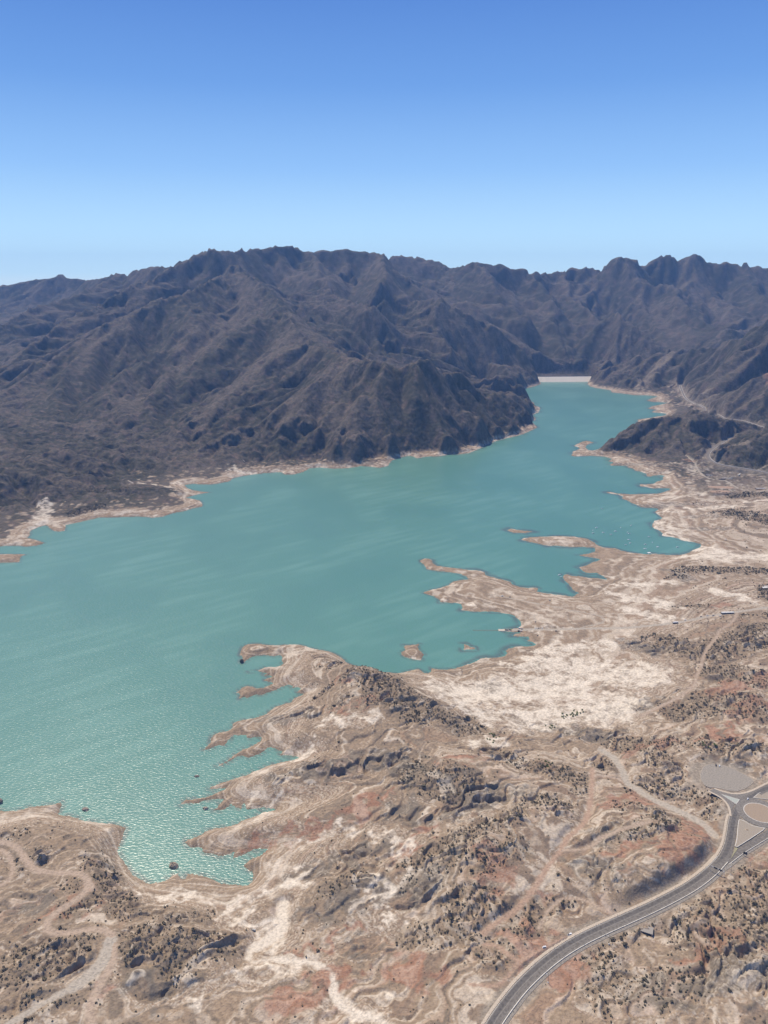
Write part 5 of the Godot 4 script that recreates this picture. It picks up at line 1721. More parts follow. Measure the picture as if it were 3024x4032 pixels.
# ---------------------------------------------------------------- street furniture
func lamp(at: Vector3, turn: float, label: String) -> void:
	var o := thing("street_lamp", label, "street lamp", at, turn, "street lamps on the outer verge")
	var s := Shape.new()
	s.tube(Vector3(0, -0.5, 0), Vector3(0, 6, 0), 0.22, 0.17, 8)
	s.tube(Vector3(0, 6, 0), Vector3(0, 12, 0), 0.17, 0.11, 8)
	put(o, "pole", s.mesh(), mat(0.16, 0.15, 0.14, 0.6, 0.3))
	s = Shape.new()
	s.tube(Vector3(0, 11.9, 0), Vector3(-1.9, 12.4, 0), 0.09, 0.07, 6)
	put(o, "arm", s.mesh(), mat(0.2, 0.19, 0.18, 0.6, 0.3))
	s = Shape.new()
	s.box(Vector3(-2.3, 12.45, 0), Vector3(1.5, 0.22, 0.5), Vector2(0.8, 0.6))
	var head := put(o, "lamp_head", s.mesh(), mat(0.62, 0.61, 0.58, 0.5))
	s = Shape.new()
	s.box(Vector3(-2.4, 12.32, 0), Vector3(0.9, 0.08, 0.36))
	put(head, "lens", s.mesh(), mat(0.5, 0.5, 0.48, 0.2))
	s = Shape.new()
	s.box(Vector3(0, 0.25, 0), Vector3(1.6, 0.9, 1.6), Vector2(0.85, 0.85))
	put(o, "base", s.mesh(), white_paint)

func marker(at: Vector3, tilt: float, label: String, group: String) -> void:
	var o := thing("marker_post", label, "marker post", at, tilt, group)
	var s := Shape.new()
	s.box(Vector3(0, 1.5, 0), Vector3(0.34, 3.6, 0.22), Vector2(0.8, 0.8))
	put(o, "post", s.mesh(), white_paint)
	s = Shape.new()
	s.box(Vector3(0, 2.9, 0.13), Vector3(0.24, 0.5, 0.06))
	put(o, "reflector", s.mesh(), mat(0.35, 0.06, 0.04, 0.3))

func build_furniture() -> void:
	var i := 0
	for k in range(3, hw_line.size() - 1, 5):
		marker(hw_line[k] + side(hw_line, k) * -6.95, atan2(side(hw_line, k).x, side(hw_line, k).z), "white marker post between highway and beige footpath", "marker posts on the lake side of the highway")
		marker(hw_line[k] + side(hw_line, k) * 7.75, atan2(side(hw_line, k).x, side(hw_line, k).z), "white marker post beside the outer guard rail", "marker posts along the guard rail")
	var lamps := [[Vector3(167.5, 41.2, -610.5), "street lamp nearest the bottom edge, on outer highway verge"], [Vector3(242.3, 41.9, -655.8), "second street lamp from the bottom, above the concrete culvert's left"], [Vector3(333.1, 43.0, -697.6), "third street lamp up, on verge right of the culvert"], [Vector3(415.5, 44.4, -754.2), "farthest street lamp, on verge just past the sign gantry"]]
	for l in lamps:
		var p: Vector3 = l[0]
		p.y = land_height(p.x, p.z)
		lamp(p, 0.5, l[1])
	# sign gantry over the highway
	var a := Vector3(394.2, 44.3, -761.2)
	var b := Vector3(406.3, 44.3, -751.5)
	var g := thing("sign_gantry", "steel sign gantry spanning the highway", "gantry", a)
	var d := b - a
	d.y = 0
	var len := d.length()
	g.rotation.y = atan2(-d.z, d.x)
	for e in [0.0, len]:
		var s := Shape.new()
		s.tube(Vector3(e, -0.6, 0), Vector3(e, 7.6, 0), 0.22, 0.2, 8)
		s.tube(Vector3(e, -0.6, 1.4), Vector3(e, 7.6, 0.2), 0.12, 0.12, 6)
		put(g, "leg", s.mesh(), steel)
	var s := Shape.new()
	for q in [Vector2(6.7, -0.4), Vector2(6.7, 0.4), Vector2(7.8, -0.4), Vector2(7.8, 0.4)]:
		s.tube(Vector3(0, q.x, q.y), Vector3(len, q.x, q.y), 0.12, 0.12, 6)
	var nb := int(len / 1.4)
	for k in nb:
		for z in [-0.4, 0.4]:
			s.tube(Vector3(len * k / nb, 6.7, z), Vector3(len * (k + 1) / nb, 7.8, z), 0.06, 0.06, 4)
	put(g, "beam", s.mesh(), steel)
	for k in 2:
		s = Shape.new()
		s.box(Vector3(len * (0.34 + 0.38 * k), 7.3, 0.62), Vector3(4.4, 2.2, 0.12))
		put(g, "sign_board", s.mesh(), mat(0.07, 0.07, 0.07, 0.5, 0.3))
	# roadside sign seen from behind
	var sp := Vector3(446.8, 44.9, -785.7)
	var sg := thing("road_sign", "dark road sign seen from behind on right verge", "road sign", sp, -0.5)
	s = Shape.new()
	s.box(Vector3(0, 3.6, 0), Vector3(4.6, 3.4, 0.16))
	put(sg, "board", s.mesh(), mat(0.035, 0.035, 0.04, 0.6))
	for e in [-1.5, 1.5]:
		s = Shape.new()
		s.tube(Vector3(e, -0.6, -0.1), Vector3(e, 4.8, -0.1), 0.12, 0.12, 6)
		put(sg, "leg", s.mesh(), dark_steel)
	culvert(Vector3(285.8, 37.5, -673.7), -0.42, 17.0, "square concrete culvert mouth below the highway embankment")
	culvert(Vector3(479.7, 39.0, -804.8), 1.0, 24.0, "long dark culvert mouth beside the right branch")
	# wooden poles by the lake road
	var names := ["leftmost", "second", "third", "fourth", "fifth"]
	var q := [Vector3(622.9, 16.0, -1488.0), Vector3(652.9, 18.0, -1486.6), Vector3(684.4, 20.0, -1486.0), Vector3(707.6, 22.0, -1467.8), Vector3(740.7, 22.0, -1488.1)]
	for k in 5:
		var p: Vector3 = q[k]
		p.y = land_height(p.x, p.z)
		var o := thing("utility_pole", "%s wooden pole from the left along the gravel lake road" % names[k], "utility pole", p, 0.2, "wooden poles along the gravel lake road")
		s = Shape.new()
		s.tube(Vector3(0, -0.6, 0), Vector3(0, 11, 0), 0.24, 0.16, 6)
		put(o, "pole", s.mesh(), mat(0.12, 0.085, 0.06))
		s = Shape.new()
		s.box(Vector3(0, 10.2, 0.22), Vector3(2.6, 0.2, 0.2))
		put(o, "crossarm", s.mesh(), mat(0.13, 0.09, 0.065))

func culvert(at: Vector3, turn: float, w: float, label: String) -> void:
	var o := thing("culvert", label, "culvert", at, turn)
	var y := 3.4
	var s := Shape.new()
	s.box(Vector3(0, y + 0.35, -4.5), Vector3(w + 1.6, 0.7, 10.0))
	put(o, "headwall", s.mesh(), mat(0.30, 0.27, 0.23))
	for e in [-1, 1]:
		s = Shape.new()
		s.box(Vector3(e * (w * 0.5 + 0.4), y * 0.5 - 0.4, -4.5), Vector3(0.8, y + 0.8, 10.0))
		put(o, "side_wall", s.mesh(), mat(0.42, 0.37, 0.31))
	s = Shape.new()
	s.box(Vector3(0, y * 0.5 - 0.4, -9.4), Vector3(w, y + 0.8, 0.5))
	put(o, "tunnel_back", s.mesh(), mat(0.30, 0.27, 0.23))
	s = Shape.new()
	s.box(Vector3(w * 0.22, 0.5, 3.4), Vector3(w * 0.55, 1.8, 0.9), Vector2(0.96, 0.6))
	put(o, "wing_wall", s.mesh(), mat(0.66, 0.58, 0.47))

# ---------------------------------------------------------------- vehicles
func car(at: Vector3, turn: float, paint: Color, label: String, kind := 0, group := "") -> void:
	var called: String = ["parked_car", "pickup_truck", "van", "bus"][kind]
	var cat: String = ["car", "pickup", "van", "bus"][kind]
	at.y = land_height(at.x, at.z) if at.y < 43.9 or at.y > 46.5 else at.y
	var o := thing(called, label, cat, at, turn, group)
	var m := StandardMaterial3D.new()
	m.albedo_color = paint.linear_to_srgb()
	m.roughness = 0.35
	m.clearcoat_enabled = true
	m.clearcoat = 0.6
	var L: float = [4.4, 5.3, 5.4, 12.0][kind]
	var W: float = [1.8, 1.95, 2.0, 2.6][kind]
	var s := Shape.new()
	if kind == 3:
		s.box(Vector3(0, 1.0, 0), Vector3(L, 1.3, W))
		put(o, "body", s.mesh(), mat(0.10, 0.085, 0.09, 0.4))
		s = Shape.new()
		s.box(Vector3(0, 2.15, 0), Vector3(L * 0.99, 1.0, W * 0.98), Vector2(0.99, 0.94))
		put(o, "window_band", s.mesh(), glass)
		s = Shape.new()
		s.box(Vector3(0, 2.95, 0), Vector3(L * 0.99, 0.6, W * 0.98), Vector2(0.97, 0.9))
		put(o, "roof", s.mesh(), m)
	else:
		s.box(Vector3(0, 0.68, 0), Vector3(L, 0.66, W), Vector2(0.97, 0.93))
		put(o, "body", s.mesh(), m)
		s = Shape.new()
		if kind == 0:
			s.box(Vector3(-0.25, 1.22, 0), Vector3(2.7, 0.44, W * 0.9), Vector2(0.74, 0.86), Vector2(-0.05, 0))
		elif kind == 1:
			s.box(Vector3(0.15, 1.28, 0), Vector3(2.0, 0.54, W * 0.9), Vector2(0.78, 0.86))
		else:
			s.box(Vector3(-0.5, 1.5, 0), Vector3(L * 0.8, 1.0, W * 0.93), Vector2(0.86, 0.9))
		put(o, "windows", s.mesh(), glass)
		s = Shape.new()
		if kind == 0:
			s.box(Vector3(-0.3, 1.48, 0), Vector3(1.98, 0.1, W * 0.77), Vector2(0.96, 0.94))
		elif kind == 1:
			s.box(Vector3(0.15, 1.59, 0), Vector3(1.54, 0.1, W * 0.77), Vector2(0.96, 0.94))
		else:
			s.box(Vector3(-0.5, 2.05, 0), Vector3(L * 0.7, 0.14, W * 0.85), Vector2(0.97, 0.95))
		put(o, "roof", s.mesh(), m)
		if kind == 1:
			s = Shape.new()
			s.box(Vector3(-1.75, 1.03, 0), Vector3(1.5, 0.06, W * 0.78))
			put(o, "load_bed", s.mesh(), mat(0.05, 0.05, 0.05))
	for e in [-1, 1]:
		for f in [-1, 1]:
			s = Shape.new()
			var c := Vector3(e * L * 0.31, 0.36, f * W * 0.46)
			s.tube(c - Vector3(0, 0, 0.12), c + Vector3(0, 0, 0.12), 0.36, 0.36, 10)
			put(o, "wheel", s.mesh(), rubber)

func build_vehicles() -> void:
	var wh := Color(0.75, 0.75, 0.75)
	var dk := Color(0.03, 0.03, 0.035)
	var gr := Color(0.30, 0.30, 0.30)
	car(Vector3(171.6, 43.0, -651.3), 0.35, wh, "white car parked on the dirt track below the highway")
	car(Vector3(203.2, 43.0, -669.4), 0.5, wh, "white pickup on the dirt verge above the other car", 1)
	car(Vector3(-150.0, 12.0, -702.9), 0.15, gr, "grey pickup parked on the white wash by the inlet", 1)
	car(Vector3(498.2, 45.7, -892.1), 0.8, wh, "white car driving on the highway beside the roundabout")
	car(Vector3(486.2, 45.7, -968.0), 1.2, dk, "dark car parked at far edge of gravel car park")
	car(Vector3(490.6, 45.7, -966.5), 1.2, wh, "white car parked at far edge of gravel car park")
	car(Vector3(630.2, 17.0, -1519.9), 0.12, wh, "white roofed bus standing on the gravel lake road", 3)
	car(Vector3(656.6, 18.0, -1533.3), 0.1, wh, "white car just beyond the bus on lake road")
	car(Vector3(695.9, 19.0, -1546.1), 0.1, dk, "dark car on lake road between two white cars")
	car(Vector3(711.5, 20.0, -1551.1), 0.1, wh, "white car behind the dark car on lake road")
	car(Vector3(724.0, 20.0, -1549.6), 0.1, gr, "grey pickup near the long roofed shelter on lake road", 1)
	car(Vector3(737.6, 20.0, -1545.1), 0.3, wh, "white van parked beside bushes below the roofed shelter", 2)
	car(Vector3(327.4, 4.0, -1516.8), 1.4, wh, "first white car of the row above the boat ramp", 0, "cars in a row above the boat ramp")
	car(Vector3(331.0, 4.0, -1516.3), 1.4, wh, "second white car of the row above the boat ramp", 0, "cars in a row above the boat ramp")
	car(Vector3(333.8, 4.0, -1516.3), 1.4, dk, "dark car in the row above the boat ramp", 0, "cars in a row above the boat ramp")
	car(Vector3(336.9, 4.0, -1516.1), 1.4, gr, "grey car in the row above the boat ramp", 0, "cars in a row above the boat ramp")
	car(Vector3(342.3, 4.0, -1516.6), 1.4, wh, "last white car, at right end of the row above the ramp", 0, "cars in a row above the boat ramp")
	car(Vector3(367.3, 6.0, -1494.6), 0.1, dk, "dark car driving on the pale track towards the ramp")
	car(Vector3(326.4, 4.0, -1483.8), 0.9, dk, "dark car parked below the track near the ramp")
	car(Vector3(333.6, 5.0, -1546.8), 1.0, dk, "dark car parked on the beach above the ramp")
	car(Vector3(293.6, 1.2, -1518.5), 0.1, wh, "white van on upper edge of the boat ramp", 2)
	car(Vector3(298.7, 1.2, -1516.3), 0.1, gr, "grey pickup right of the white van on the ramp", 1)
	car(Vector3(290.2, 1.2, -1506.8), 0.1, dk, "dark van on lower edge of the boat ramp", 2)
	car(Vector3(295.5, 1.2, -1507.2), 0.1, wh, "white car behind the dark van on the ramp")
	car(Vector3(280.2, 9.0, -1681.6), 0.2, wh, "white van alone on the big sandy spit", 2)
	car(Vector3(297.3, 9.0, -1676.2), 0.2, dk, "dark car right of the white van on sandy spit")
	car(Vector3(386.8, 9.0, -1654.6), 1.3, gr, "grey van standing at the root of sandy spit", 2)
	car(Vector3(974.0, 10.0, -2069.8), 0.2, gr, "grey car alone on the white flats past the marina")

# ---------------------------------------------------------------- boats and the waterside
func hull(L: float, W: float, H: float) -> Shape:
	var s := Shape.new()
	var n := 8
	var ring := []
	for k in n + 1:
		var t := float(k) / n
		var w := W * 0.5 * (1.0 - pow(t, 2.6)) * (0.86 + 0.14 * sin(t * PI))
		var x := -L * 0.5 + L * t
		var keel := -0.25 + 0.35 * t * t
		var deck := H * (0.86 + 0.3 * t * t)
		ring.append([Vector3(x, deck, -w), Vector3(x, keel, -w * 0.55), Vector3(x, keel, w * 0.55), Vector3(x, deck, w)])
	for k in n:
		var a: Array = ring[k]
		var b: Array = ring[k + 1]
		for e in 3:
			s.quad(a[e + 1], b[e + 1], b[e], a[e])
		s.quad(a[0], b[0], b[3], a[3])
	var a: Array = ring[0]
	s.quad(a[3], a[2], a[1], a[0])
	return s

func boat(at: Vector3, turn: float, kind: int, label: String) -> void:
	var o := thing("moored_boat", label, "boat", at, turn, "white boats moored in the bay")
	var L: float = [7.5, 8.5, 6.0][kind]
	var white := mat(0.80, 0.80, 0.79, 0.3)
	put(o, "hull", hull(L, L * 0.34, 1.25).mesh(), white)
	var s := Shape.new()
	if kind == 0:
		s.box(Vector3(0.3, 1.75, 0), Vector3(L * 0.42, 1.0, L * 0.24), Vector2(0.74, 0.8))
		put(o, "cabin", s.mesh(), white)
		s = Shape.new()
		s.box(Vector3(0.32, 1.85, 0), Vector3(L * 0.40, 0.36, L * 0.245), Vector2(0.9, 0.95))
		put(o, "windscreen", s.mesh(), glass)
	elif kind == 1:
		s.box(Vector3(0.4, 1.5, 0), Vector3(L * 0.36, 0.6, L * 0.2), Vector2(0.8, 0.8))
		put(o, "cabin", s.mesh(), white)
		s = Shape.new()
		s.tube(Vector3(0.9, 1.0, 0), Vector3(0.9, 10.5, 0), 0.09, 0.05, 5)
		s.tube(Vector3(0.9, 2.2, 0), Vector3(-2.6, 2.3, 0), 0.08, 0.07, 5)
		put(o, "mast", s.mesh(), mat(0.6, 0.6, 0.6, 0.4, 0.5))
	else:
		s.box(Vector3(-0.2, 1.34, 0), Vector3(L * 0.7, 0.16, L * 0.24), Vector2(0.9, 0.9))
		put(o, "cover", s.mesh(), mat(0.62, 0.64, 0.66, 0.7))

func build_boats() -> void:
	var spots := [[Vector3(645.9, 0.0, -2222.0), 0.1, 0, "white cabin boat at top left of the moored group"], [Vector3(628.8, 0.0, -2197.4), 1.2, 2, "small covered boat at left edge of the moored group"], [Vector3(622.9, 0.0, -2170.7), 0.0, 0, "lower boat of the pair at left edge of the group"], [Vector3(655.2, 0.0, -2177.8), -0.2, 1, "masted boat right of the left edge pair"], [Vector3(672.2, 0.0, -2157.9), -0.3, 0, "cabin boat lowest in the left half of the group"], [Vector3(694.2, 0.0, -2188.2), -0.1, 1, "masted boat in the upper middle of the group"], [Vector3(720.2, 0.0, -2224.0), 1.3, 2, "small covered boat alone at top middle of the group"], [Vector3(758.3, 0.0, -2244.3), 0.9, 0, "cabin boat farthest up in the moored group"], [Vector3(727.8, 0.0, -2178.5), 0.6, 2, "small boat touching a longer boat in mid bay"], [Vector3(729.2, 0.0, -2166.2), -0.3, 0, "longer cabin boat beside a small one in mid bay"], [Vector3(711.0, 0.0, -2110.5), -0.3, 1, "masted boat below the touching pair"], [Vector3(705.5, 0.0, -2081.5), 0.5, 0, "cabin boat just below the masted boat in mid bay"], [Vector3(688.6, 0.0, -2066.7), -0.2, 2, "small covered boat nearest the terraced spit"], [Vector3(745.3, 0.0, -2069.7), -0.4, 0, "cabin boat straight above the landing stage, upper of two"], [Vector3(733.0, 0.0, -2033.1), -0.2, 1, "masted boat straight above the landing stage, lower of two"], [Vector3(777.9, 0.0, -2135.2), -0.6, 0, "cabin boat in front of the dark shallows"], [Vector3(771.3, 0.0, -2086.3), 0.9, 2, "covered boat between the shallows and the stage"], [Vector3(773.7, 0.0, -2048.6), 0.2, 1, "masted boat right of the landing stage"], [Vector3(828.3, 0.0, -2046.3), -0.05, 0, "long cabin boat alone at far right of the bay"], [Vector3(718.5, 0.0, -2424.2), 0.2, 2, "lone white boat well outside the moored group"], [Vector3(448.8, 0.0, -1834.1), 0.3, 0, "white boat moored off the tip of a spit"], [Vector3(450.1, 0.0, -1821.3), 0.5, 2, "smaller boat beached beside the spit tip"]]
	for b in spots:
		boat(b[0], b[1], b[2], b[3])
	var at := Vector3(733.1, 0.0, -2001.0)
	var o := thing("landing_stage", "white floating landing stage at the bay shore", "landing stage", at, 0.4)
	for k in 3:
		var s := Shape.new()
		s.box(Vector3(k * 3.2 - 3.2, 0.35, 0), Vector3(3.0, 0.7, 6.0))
		put(o, "pontoon", s.mesh(), mat(0.72, 0.71, 0.68))
	var g := Shape.new()
	g.box(Vector3(1.2, 0.6, 7.5), Vector3(1.4, 0.2, 9.0))
	put(o, "gangway", g.mesh(), mat(0.6, 0.58, 0.55))
	# boat ramp and trailers
	var r := thing("boat_ramp", "long pale concrete boat ramp running into the water", "ramp", Vector3(277.9, 0.0, -1513.1), 0.0)
	var s := Shape.new()
	s.box(Vector3(0, 0.25, 0), Vector3(62, 1.3, 11), Vector2(0.98, 0.86))
	put(r, "slab", s.mesh(), mat(0.50, 0.44, 0.35))
	s = Shape.new()
	s.box(Vector3(-58, -0.2, 0), Vector3(56, 0.5, 5))
	put(r, "sunken_end", s.mesh(), mat(0.10, 0.16, 0.13))
	for t in [[Vector3(264.3, 0.0, -1511.5), "dark boat trailer at water end of the ramp", 8.0], [Vector3(271.8, 0.0, -1512.0), "dark covered boat on trailer, middle of the ramp", 6.0]]:
		var p: Vector3 = t[0]
		p.y = 0.9
		var w := thing("boat_trailer", t[1], "boat trailer", p, PI, "trailers on the boat ramp")
		s = hull(t[2], 2.3, 1.2)
		var hu := put(w, "hull", s.mesh(), mat(0.03, 0.028, 0.03, 0.5))
		hu.position.y = 0.9
		s = Shape.new()
		s.box(Vector3(0, 0.55, 0), Vector3(float(t[2]) * 0.9, 0.15, 1.8))
		put(w, "frame", s.mesh(), dark_steel)
		for e in [-1, 1]:
			s = Shape.new()
			s.tube(Vector3(-0.6, 0.35, e * 1.0 - 0.1), Vector3(-0.6, 0.35, e * 1.0 + 0.1), 0.35, 0.35, 8)
			put(w, "wheel", s.mesh(), rubber)
	var k := thing("kayak_stack", "yellow boats stacked on the ramp behind the trailers", "kayak", Vector3(275.5, 0.0, -1515.4) + Vector3(0, 1.0, 0), 0.1)
	for e in 3:
		var h := hull(4.6, 0.8, 0.35)
		var hm := put(k, "kayak", h.mesh(), mat(0.60, 0.55, 0.12, 0.4))
		hm.position = Vector3(0, 0.25, e * 1.0 - 1.0)

func rock(at: Vector3, sx: float, h: float, sz: float, tone: Color, seed_: int, label: String) -> void:
	var s := Shape.new()
	var n := noise(FastNoiseLite.TYPE_SIMPLEX, 0.9, 2, seed_)
	var rows := 7
	var seg := 14
	var p := []
	for j in rows + 1:
		var row := []
		var lat := float(j) / rows * PI * 0.5
		for i in seg:
			var a := TAU * i / seg
			var r := pow(cos(lat), 0.55) * (1.0 + 0.45 * n.get_noise_3d(cos(a), lat * 1.3, sin(a)))
			row.append(Vector3(cos(a) * r * sx, -1.0 + (h + 1.0) * pow(sin(lat), 0.8) * (1.0 + 0.25 * n.get_noise_3d(cos(a) * 1.4, 3.0, sin(a) * 1.4)), sin(a) * r * sz))
		p.append(row)
	for j in rows:
		for i in seg:
			var q := (i + 1) % seg
			s.quad(p[j][q], p[j + 1][q], p[j + 1][i], p[j][i])
	var o := put(self, "rock", s.mesh(), grainy(tone.r, tone.g, tone.b, mat_ground.albedo_texture, 20.0), at)
	tag(o, label, "rock", "rocks standing in the lake")

func build_rocks() -> void:
	rock(Vector3(-272.0, 0.0, -817.4), 5.5, 5.5, 4.6, Color(0.40, 0.32, 0.23), 1, "largest rock, standing in the small bay at lower left")
	rock(Vector3(-256.1, 0.0, -930.6), 4.0, 3.0, 3.0, Color(0.46, 0.37, 0.28), 2, "round pale rock between two rocky fingers")
	rock(Vector3(-286.3, 0.0, -1005.4), 4.4, 1.6, 2.2, Color(0.22, 0.18, 0.15), 3, "small dark rock alone off the fingers")
	rock(Vector3(-428.0, 0.0, -928.5), 5.0, 3.2, 3.6, Color(0.36, 0.29, 0.23), 4, "brown rock off the left sandy headland")
	rock(Vector3(-281.4, 0.0, -1368.9), 3.6, 7.5, 3.0, Color(0.16, 0.13, 0.105), 5, "black upright rock at tip of the curled headland")
	rock(Vector3(-557.6, 0.0, -944.4), 4.0, 6.0, 4.0, Color(0.32, 0.25, 0.20), 6, "brown rock at left edge of the photo")

# ---------------------------------------------------------------- the dam and things by the far shore
func build_dam() -> void:
	var wl := Vector3(1127.2, 0.0, -5612.4)
	var wr := Vector3(1508.0, 0.0, -5632.8)
	var h := 34.0
	var base := (wl + wr) * 0.5
	var d := wr - wl
	d.y = 0
	var L := d.length() + 96.0
	var o := thing("dam", "wide pale concrete faced dam closing the lake", "dam", base, atan2(-d.z, d.x))
	var n := 18
	var slope := 1.45
	for k in n:
		var x0 := -L * 0.5 + 20.0 + L * k / n
		var x1 := x0 + L / n - 0.5
		var s := Shape.new()
		s.quad(Vector3(x0, -9, 9.0 * slope), Vector3(x0, h, -h * slope), Vector3(x1, h, -h * slope), Vector3(x1, -9, 9.0 * slope))
		s.quad(Vector3(x1, -9, 9.0 * slope - 2.0), Vector3(x1, h, -h * slope - 2.0), Vector3(x0, h, -h * slope - 2.0), Vector3(x0, -9, 9.0 * slope - 2.0))
		var v: float = 0.82 + 0.05 * rnd[k]
		put(o, "face_slab", s.mesh(), grainy(v, v * 0.89, v * 0.71, mat_ground.albedo_texture, 120.0))
	var s := Shape.new()
	s.box(Vector3(20, h + 0.2, -h * slope - 6.0), Vector3(L + 12, 1.6, 11))
	put(o, "crest_road", s.mesh(), mat(0.18, 0.165, 0.15))
	s = Shape.new()
	s.box(Vector3(20, h + 1.2, -h * slope - 0.6), Vector3(L + 12, 3.0, 1.0))
	put(o, "parapet", s.mesh(), mat(0.10, 0.09, 0.085))
	s = Shape.new()
	s.box(Vector3(20, h * 0.5 - 12, -h * slope - 12.0 - h * 0.7), Vector3(L, h + 23, h * 1.4 + 10), Vector2(1, 0.12), Vector2(0, h * 0.62))
	put(o, "rock_fill", s.mesh(), mat(0.17, 0.145, 0.125))
	var g := thing("intake_gantry", "steel gantry frame at right end of the dam", "gantry", o.transform * Vector3(L * 0.5 - 18.0, h + 1.0, -h * slope + 6.0), o.rotation.y)
	for e in [-5.0, 5.0]:
		s = Shape.new()
		s.box(Vector3(e, -9, 0), Vector3(1.6, 34, 1.6))
		put(g, "leg", s.mesh(), mat(0.16, 0.15, 0.14))
	s = Shape.new()
	s.box(Vector3(0, 7.2, 0), Vector3(14, 2.0, 4))
	put(g, "beam", s.mesh(), mat(0.18, 0.17, 0.16))
	# tunnel portal
	var tp := Vector3(1976.7, 46.0, -5152.4)
	var t := thing("tunnel_portal", "dark tunnel mouth at the end of the far road", "tunnel", tp, 0.25)
	for e in [-1, 1]:
		s = Shape.new()
		s.box(Vector3(e * 12.0, 5.0, -18), Vector3(6, 15, 40), Vector2(0.7, 1), Vector2(-e * 0.9, 0))
		put(t, "portal_wall", s.mesh(), mat(0.26, 0.22, 0.19))
	s = Shape.new()
	s.box(Vector3(0, 11.4, -18), Vector3(26, 4, 40), Vector2(0.8, 1))
	put(t, "vault", s.mesh(), mat(0.27, 0.23, 0.20))
	s = Shape.new()
	s.box(Vector3(0, 5.0, -37), Vector3(19, 15, 2))
	put(t, "bore_end", s.mesh(), mat(0.26, 0.22, 0.19))
	# storm channels, shelter and shed on the slope below the bend
	var ch := [[Vector3(1200.3, 40.0, -2779.5), Vector3(1219.1, 34.0, -2768.7), "upper left white drain channel below the bend"], [Vector3(1232.5, 36.0, -2714.3), Vector3(1261.5, 28.0, -2698.2), "long white drain channel above the earth terrace"], [Vector3(1285.8, 38.0, -2735.3), Vector3(1265.3, 31.0, -2714.8), "short steep white channel above the long one"], [Vector3(1334.0, 43.0, -2786.4), Vector3(1302.0, 38.0, -2745.0), "steep white channel nearest the far road"]]
	for c in ch:
		var a: Vector3 = c[0]
		var b: Vector3 = c[1]
		a.y = land_height(a.x, a.z) + 0.6
		b.y = land_height(b.x, b.z) + 0.6
		var w := thing("drain_channel", c[2], "drain channel")
		var line := PackedVector3Array()
		for k in 9:
			var p := a.lerp(b, k / 8.0)
			p.y = maxf(p.y, land_height(p.x, p.z) + 0.5)
			line.append(p)
		put(w, "side_wall", ribbon(line, -2.4, -1.4, 0.9, 2.5), white_paint)
		put(w, "side_wall", ribbon(line, 1.4, 2.4, 0.9, 2.5), white_paint)
		put(w, "channel_floor", ribbon(line, -1.4, 1.4, 0.1, 1.0), mat(0.5, 0.47, 0.42))
	shed(Vector3(1216.8, 29.0, -2677.7), 0.0, 22.0, 6.0, Color(0.03, 0.02, 0.02), "long dark shelter at upper edge of red terrace")
	shed(Vector3(1296.6, 34.0, -2555.4), 0.05, 32.0, 9.0, Color(0.50, 0.46, 0.42), "long low pale roofed building right of the terrace")
	shed(Vector3(758.3, 20.0, -1558.4), 0.08, 29.0, 6.0, Color(0.66, 0.64, 0.60), "long white roofed open shelter beside the lake road")
	shed(Vector3(772.3, 20.0, -1561.8), 0.1, 3.0, 3.0, Color(0.03, 0.03, 0.03), "small dark kiosk at the road fork")
	shed(Vector3(905.4, 30.0, -1694.5), 0.2, 16.0, 8.0, Color(0.66, 0.62, 0.56), "white roofed hut among shrubs at right edge")
	shed(Vector3(914.5, 31.0, -1707.1), 0.2, 14.0, 7.0, Color(0.35, 0.30, 0.26), "brown roofed hut behind the white one at right edge")
	# picnic clusters on the red terrace
	var pc := [[Vector3(1140.7, 33.0, -2556.5), "picnic shrub ring at upper left of red terrace"], [Vector3(1175.7, 33.0, -2553.2), "picnic shrub ring at upper right of red terrace"], [Vector3(1137.8, 31.0, -2523.6), "widest shrub ring, lower middle of red terrace"], [Vector3(1156.3, 31.0, -2513.7), "smallest shrub ring, lower right of red terrace"]]
	for c in pc:
		var p: Vector3 = c[0]
		p.y = land_height(p.x, p.z)
		var w := thing("planted_ring", c[1], "planting", p)
		for k in 7:
			var b := put(w, "shrub", shrub_meshes[k % 3], shrub_dark)
			b.position = Vector3(cos(k * 0.9) * 7.0, 0, sin(k * 0.9) * 3.5)
			b.scale = Vector3.ONE * 1.7

func shed(at: Vector3, turn: float, L: float, W: float, roof: Color, label: String) -> void:
	at.y = land_height(at.x, at.z)
	var o := thing("shelter", label, "shelter", at, turn)
	var s := Shape.new()
	s.box(Vector3(0, 1.2, -W * 0.35), Vector3(L * 0.98, 3.6, W * 0.25))
	put(o, "wall", s.mesh(), mat(0.16, 0.14, 0.12))
	s = Shape.new()
	s.box(Vector3(0, 3.4, 0), Vector3(L, 0.8, W), Vector2(1, 0.4))
	put(o, "roof", s.mesh(), mat(roof.r, roof.g, roof.b, 0.7))
	for e in [-1, 1]:
		s = Shape.new()
		s.box(Vector3(e * L * 0.47, 1.0, W * 0.42), Vector3(0.3, 4.2, 0.3))
		put(o, "post", s.mesh(), mat(0.12, 0.1, 0.09))

# ---------------------------------------------------------------- desert shrubs
var shrub_meshes := []
var shrub_dark: StandardMaterial3D
var shrub_olive: StandardMaterial3D
var shrub_green: StandardMaterial3D

